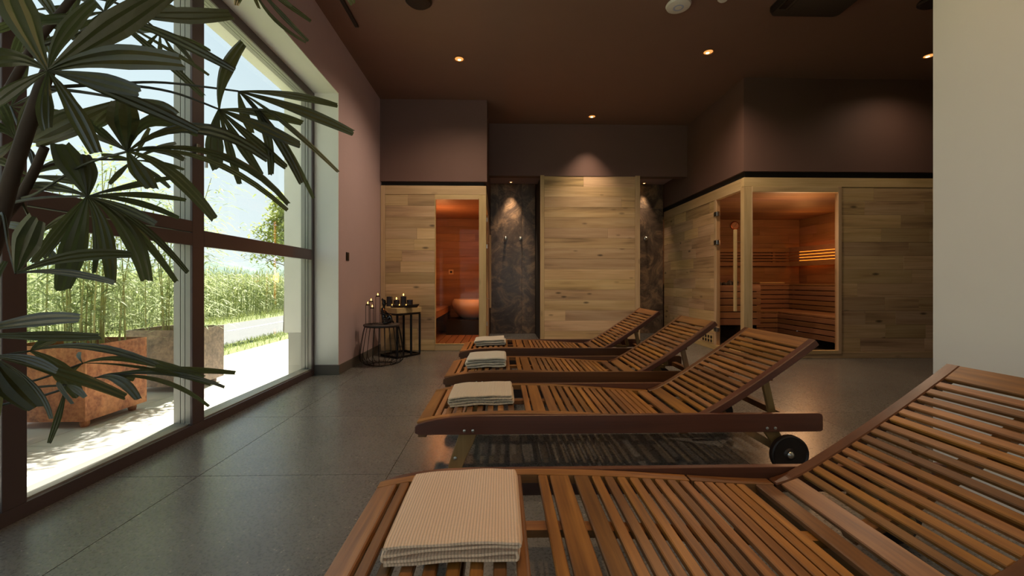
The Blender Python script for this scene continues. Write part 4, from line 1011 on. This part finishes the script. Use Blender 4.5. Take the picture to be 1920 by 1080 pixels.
fan((300, 60), 1.05, [S3[4], (230, 10, 1.02)], [((362, 118), (335, 86), 9), ((395, 95), (350, 74), 9), ((250, 112), (274, 86), 10), ((345, 150), (325, 100), 9), ((240, 60), (270, 58), 9), ((300, 130), (300, 92), 9)])
fan((625, -60), .95, [S3[4], (420, -110, .95)], [((662, 8), (648, -22), 18), ((700, -30), (660, -45), 14)], .02)

# ------------------------------------------------------------------ outside
ZPV = -.05
pv = B('terrace', -3.68, XO+.20, -6, 30, -.25, ZPV-.004, M['grout'], kind=S)
for j in range(-8, 24):
    for i in range(2):
        y0 = j*1.0-.4; x0 = -3.68+i*.86
        B('paving_slab', x0+.002, min(x0+.858, XO+.19), y0+.002, y0+.998, ZPV-.03, ZPV, M['paving'], pv)
# ground: lawn falling to the road, road, verge, field
def ground(name, prof, mat, y0=-40, y1=220):
    mb = MB(); n = len(prof)
    mb.add([(x, y, z) for y in (y0, y1) for x, z in prof], [(i, i+1, i+1+n, i+n) for i in range(n-1)])
    return mb.build(name, mat, kind=S)
ZRD = -.70
B('rear_bounce_paving', -3.6, 40, -60, YR-.16, -.4, -.06, M['paving'], kind=S)  # unseen pale ground added behind to bounce light through the rear glazing
ground('lawn', [(-3.681, ZPV-.03), (-4.4, -.16), (-5.6, -.42), (-7.2, ZRD), (-7.21, ZRD-.3)], M['lawn'])
ground('road', [(-7.2, ZRD+.005), (-8.95, ZRD+.03), (-10.7, ZRD+.005)], M['asphalt'])
ground('field', [(-10.7, ZRD), (-12.2, ZRD), (-60, ZRD-.1), (-700, ZRD-.5)], M['lawn'], -100, 900)
for k in range(9):
    y = 3+k*9.0; o = B('road_dash', -9.0, -8.88, y+2.2, y+6.2, ZRD+.031, ZRD+.036, M['roadpaint'], kind=S)
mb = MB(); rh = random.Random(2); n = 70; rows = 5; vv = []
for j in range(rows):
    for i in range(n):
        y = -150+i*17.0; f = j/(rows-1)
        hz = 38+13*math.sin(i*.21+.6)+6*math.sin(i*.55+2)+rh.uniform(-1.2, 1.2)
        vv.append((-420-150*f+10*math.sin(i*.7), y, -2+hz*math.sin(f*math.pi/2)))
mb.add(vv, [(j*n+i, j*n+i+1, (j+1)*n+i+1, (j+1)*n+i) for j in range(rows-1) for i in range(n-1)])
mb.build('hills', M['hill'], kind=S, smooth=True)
# blades: many thin leaves in one mesh
def blade(mb, base, d, up, length, w, seg=3, droop=.5):
    d = Vector(d); side = d.cross(Vector((0, 0, 1)))
    side = side.normalized()*w/2 if side.length > 1e-4 else Vector((w/2, 0, 0)); b = len(mb.v)
    for k in range(seg+1):
        t = k/seg; p = base+d*length*t+Vector((0, 0, 1))*(up*length*t-droop*length*t*t); ww = side*(1-t**2*.95)
        mb.v += [p-ww, p+ww]
    for k in range(seg): a = b+2*k; mb.f.append((a, a+1, a+3, a+2))
rc_ = random.Random(31)
mb = MB()
for row in range(26):
    x = -12.6-row*.75; step = .26 if row < 4 else .42
    y = 4.0
    while y < 62:
        yy = y+rc_.uniform(-.1, .1); xx = x+rc_.uniform(-.12, .12); h = rc_.uniform(1.95, 2.35)
        if row > 3 and rc_.random() < .1: y += step; continue
        base = Vector((xx, yy, ZRD))
        mb.tube([base, base+Vector((rc_.uniform(-.05, .05), rc_.uniform(-.05, .05), h))], [.016, .006], 3, False)
        z0 = .15 if row < 3 else 1.2
        for q in range(9 if row < 3 else 5):
            a = rc_.uniform(0, 6.283); z = z0+(h-.25-z0)*(q+.5)/(9 if row < 3 else 5)
            blade(mb, base+Vector((0, 0, z)), (math.cos(a), math.sin(a), 0), rc_.uniform(.7, 1.3), rc_.uniform(.45, .75), .075, 3, rc_.uniform(.8, 1.5))
        if rc_.random() < .8:
            for q in range(3): a = rc_.uniform(0, 6.283); blade(mb, base+Vector((0, 0, h-.05)), (math.cos(a)*.35, math.sin(a)*.35, 0), 1.0, .28, .02, 2, .2)
        y += step
cf = mb.build('corn_field', M['corn']); tag(cf, 'dense green corn field beyond the road, seen through the window', 'corn', kind='stuff')
mb = MB(); rg = random.Random(8)
for k in range(5200):
    u = rg.random()
    if u < .5: x = rg.uniform(-7.1, -3.7); y = rg.uniform(3.5, 16)
    else: x = rg.uniform(-12.8, -10.75); y = rg.uniform(7, 34)
    z = interp([(-x_, z_) for x_, z_ in ((-3.68, -.08), (-4.4, -.16), (-5.6, -.42), (-7.2, ZRD), (-14, ZRD))], -x)
    a = rg.uniform(0, 6.283); hh = rg.uniform(.06, .16) if u < .5 else rg.uniform(.15, .5)
    blade(mb, Vector((x, y, z)), (math.cos(a)*.5, math.sin(a)*.5, 0), 1.0, hh, .012 if u < .5 else .02, 2, .25)
gr = mb.build('grass', M['grass']); tag(gr, 'tufted grass along both sides of the road', 'grass', kind='stuff')
# planters with bamboo
def planter(y0, y1, label, mat, x1=-2.75, wd=.56, top=.50):
    x0 = x1-wd; c = ((x0+x1)/2, (y0+y1)/2, ZPV); t = thing('steel_planter', label, 'planter', c); z0 = ZPV+.05; th = .012
    B('front_panel', x0, x1, y0, y0+th, z0, top, mat, t); B('back_panel', x0, x1, y1-th, y1, z0, top, mat, t)
    B('side_panel', x1-th, x1, y0+th, y1-th, z0, top, mat, t); B('side_panel', x0, x0+th, y0+th, y1-th, z0, top, mat, t)
    B('base_panel', x0+th, x1-th, y0+th, y1-th, z0, z0+.01, mat, t)
    for a in (x0+.06, x1-.06):
        for b in (y0+.06, y1-.06): MB().lathe((a, b, ZPV+.0005), [(.022, 0), (.028, .025), (.022, .0492)], 12).build('foot', mat, t, smooth=True)
    B('soil', x0+th, x1-th, y0+th, y1-th, top-.10, top-.06, M['soil'], t)
    return x0, x1, y0, y1, top-.06
def bamboo(box, label, nc, hmax, seed):
    x0, x1, y0, y1, z = box; rnd = random.Random(seed)
    t = thing('bamboo', label, 'bamboo', ((x0+x1)/2, (y0+y1)/2, z)); lv = MB()
    for k in range(nc):
        b = Vector((rnd.uniform(x0+.07, x1-.07), rnd.uniform(y0+.07, y1-.07), z)); h = rnd.uniform(.6, 1)*hmax
        lean = Vector((rnd.uniform(-.18, .18), rnd.uniform(-.18, .18), 0)); n = 7
        pts = [b+lean*(i/n)**2*h+Vector((0, 0, h*i/n)) for i in range(n+1)]
        MB().tube(pts, [.0062*(1-.6*i/n) for i in range(n+1)], 6).build('culm', M['bamboo'], t, smooth=True)
        for i in range(1, n+1):
            for q in range(24 if i > 1 else 12):
                a = rnd.uniform(0, 6.283); r = rnd.uniform(.02, .30); p = pts[i]+Vector((math.cos(a)*r, math.sin(a)*r, rnd.uniform(-.10, .12)))
                a2 = a+rnd.uniform(-.8, .8); blade(lv, p, (math.cos(a2), math.sin(a2), 0), rnd.uniform(-.3, .5), rnd.uniform(.07, .14), rnd.uniform(.011, .020), 2, rnd.uniform(.1, .5))
    lv.build('foliage', M['bamboo_leaf'], t, kind='stuff')
b0 = planter(1.55, 2.54, 'rust-brown steel planter half hidden behind the left window post', M['rust'])
b1 = planter(2.89, 3.38, 'orange corten steel planter box seen through the left pane', M['rust'])
b2 = planter(3.83, 4.30, 'greyish weathered, shade-toned steel planter box beside the window mullion', M['rust_grey'])
bamboo(b0, 'bamboo clump at the far left behind the palm leaves', 14, 1.5, 1)
bamboo(b1, 'light green bamboo growing in the orange corten planter', 18, 1.45, 2)
bamboo(b2, 'light green bamboo growing in the greyish planter', 16, 1.5, 3)
# sapling by the road
tb0 = P(533, 622, 12.3); tb0.z = -.53; tt = thing('young_tree', 'young leafy tree beside the road, right of the mullion', 'tree', tb0)
tp = [tb0, tb0+Vector((.03, 0, 1.2)), tb0+Vector((0, .02, 2.4)), tb0+Vector((-.05, 0, 3.6))]
MB().tube(tp, [.035, .03, .022, .01], 8).build('trunk', M['bark'], tt, smooth=True)
rt = random.Random(12); lv = MB()
for k in range(18):
    z = rt.uniform(1.9, 3.7); a = rt.uniform(0, 6.283); l = rt.uniform(.4, .9)*(1.15 if z < 3 else .7)
    p0 = tb0+Vector((0, 0, z)); p1 = p0+Vector((math.cos(a)*l, math.sin(a)*l, rt.uniform(.1, .4)))
    MB().tube([p0, p1], [.012, .004], 5).build('branch', M['bark'], tt)
    for q in range(190):
        u = rt.uniform(.15, 1.1); p = p0.lerp(p1, u)+Vector((rt.gauss(0, .13), rt.gauss(0, .13), rt.gauss(0, .13))); b = rt.uniform(0, 6.283)
        blade(lv, p, (math.cos(b), math.sin(b), 0), rt.uniform(-.6, .4), rt.uniform(.08, .14), .06, 2, .3)
lv.build('foliage', M['tree_leaf'], tt, kind='stuff')

# ------------------------------------------------------------------ groups of like things
GROUPS = {'downlight': 'recessed downlights', 'ceiling_speaker': 'round ceiling speakers', 'pillar_candle': 'dark candles on the bark tray', 'tealight': 'tealights in the corner',
          'shower_control': 'chrome shower controls', 'steel_planter': 'steel planters on the terrace', 'bamboo': 'bamboo clumps in the planters', 'sauna_bench': 'sauna benches', 'sauna_cabin': 'sauna cabins'}
for o in scn.objects:
    g = GROUPS.get(o.name.split('.')[0])
    if g and o.parent is None: o['group'] = g
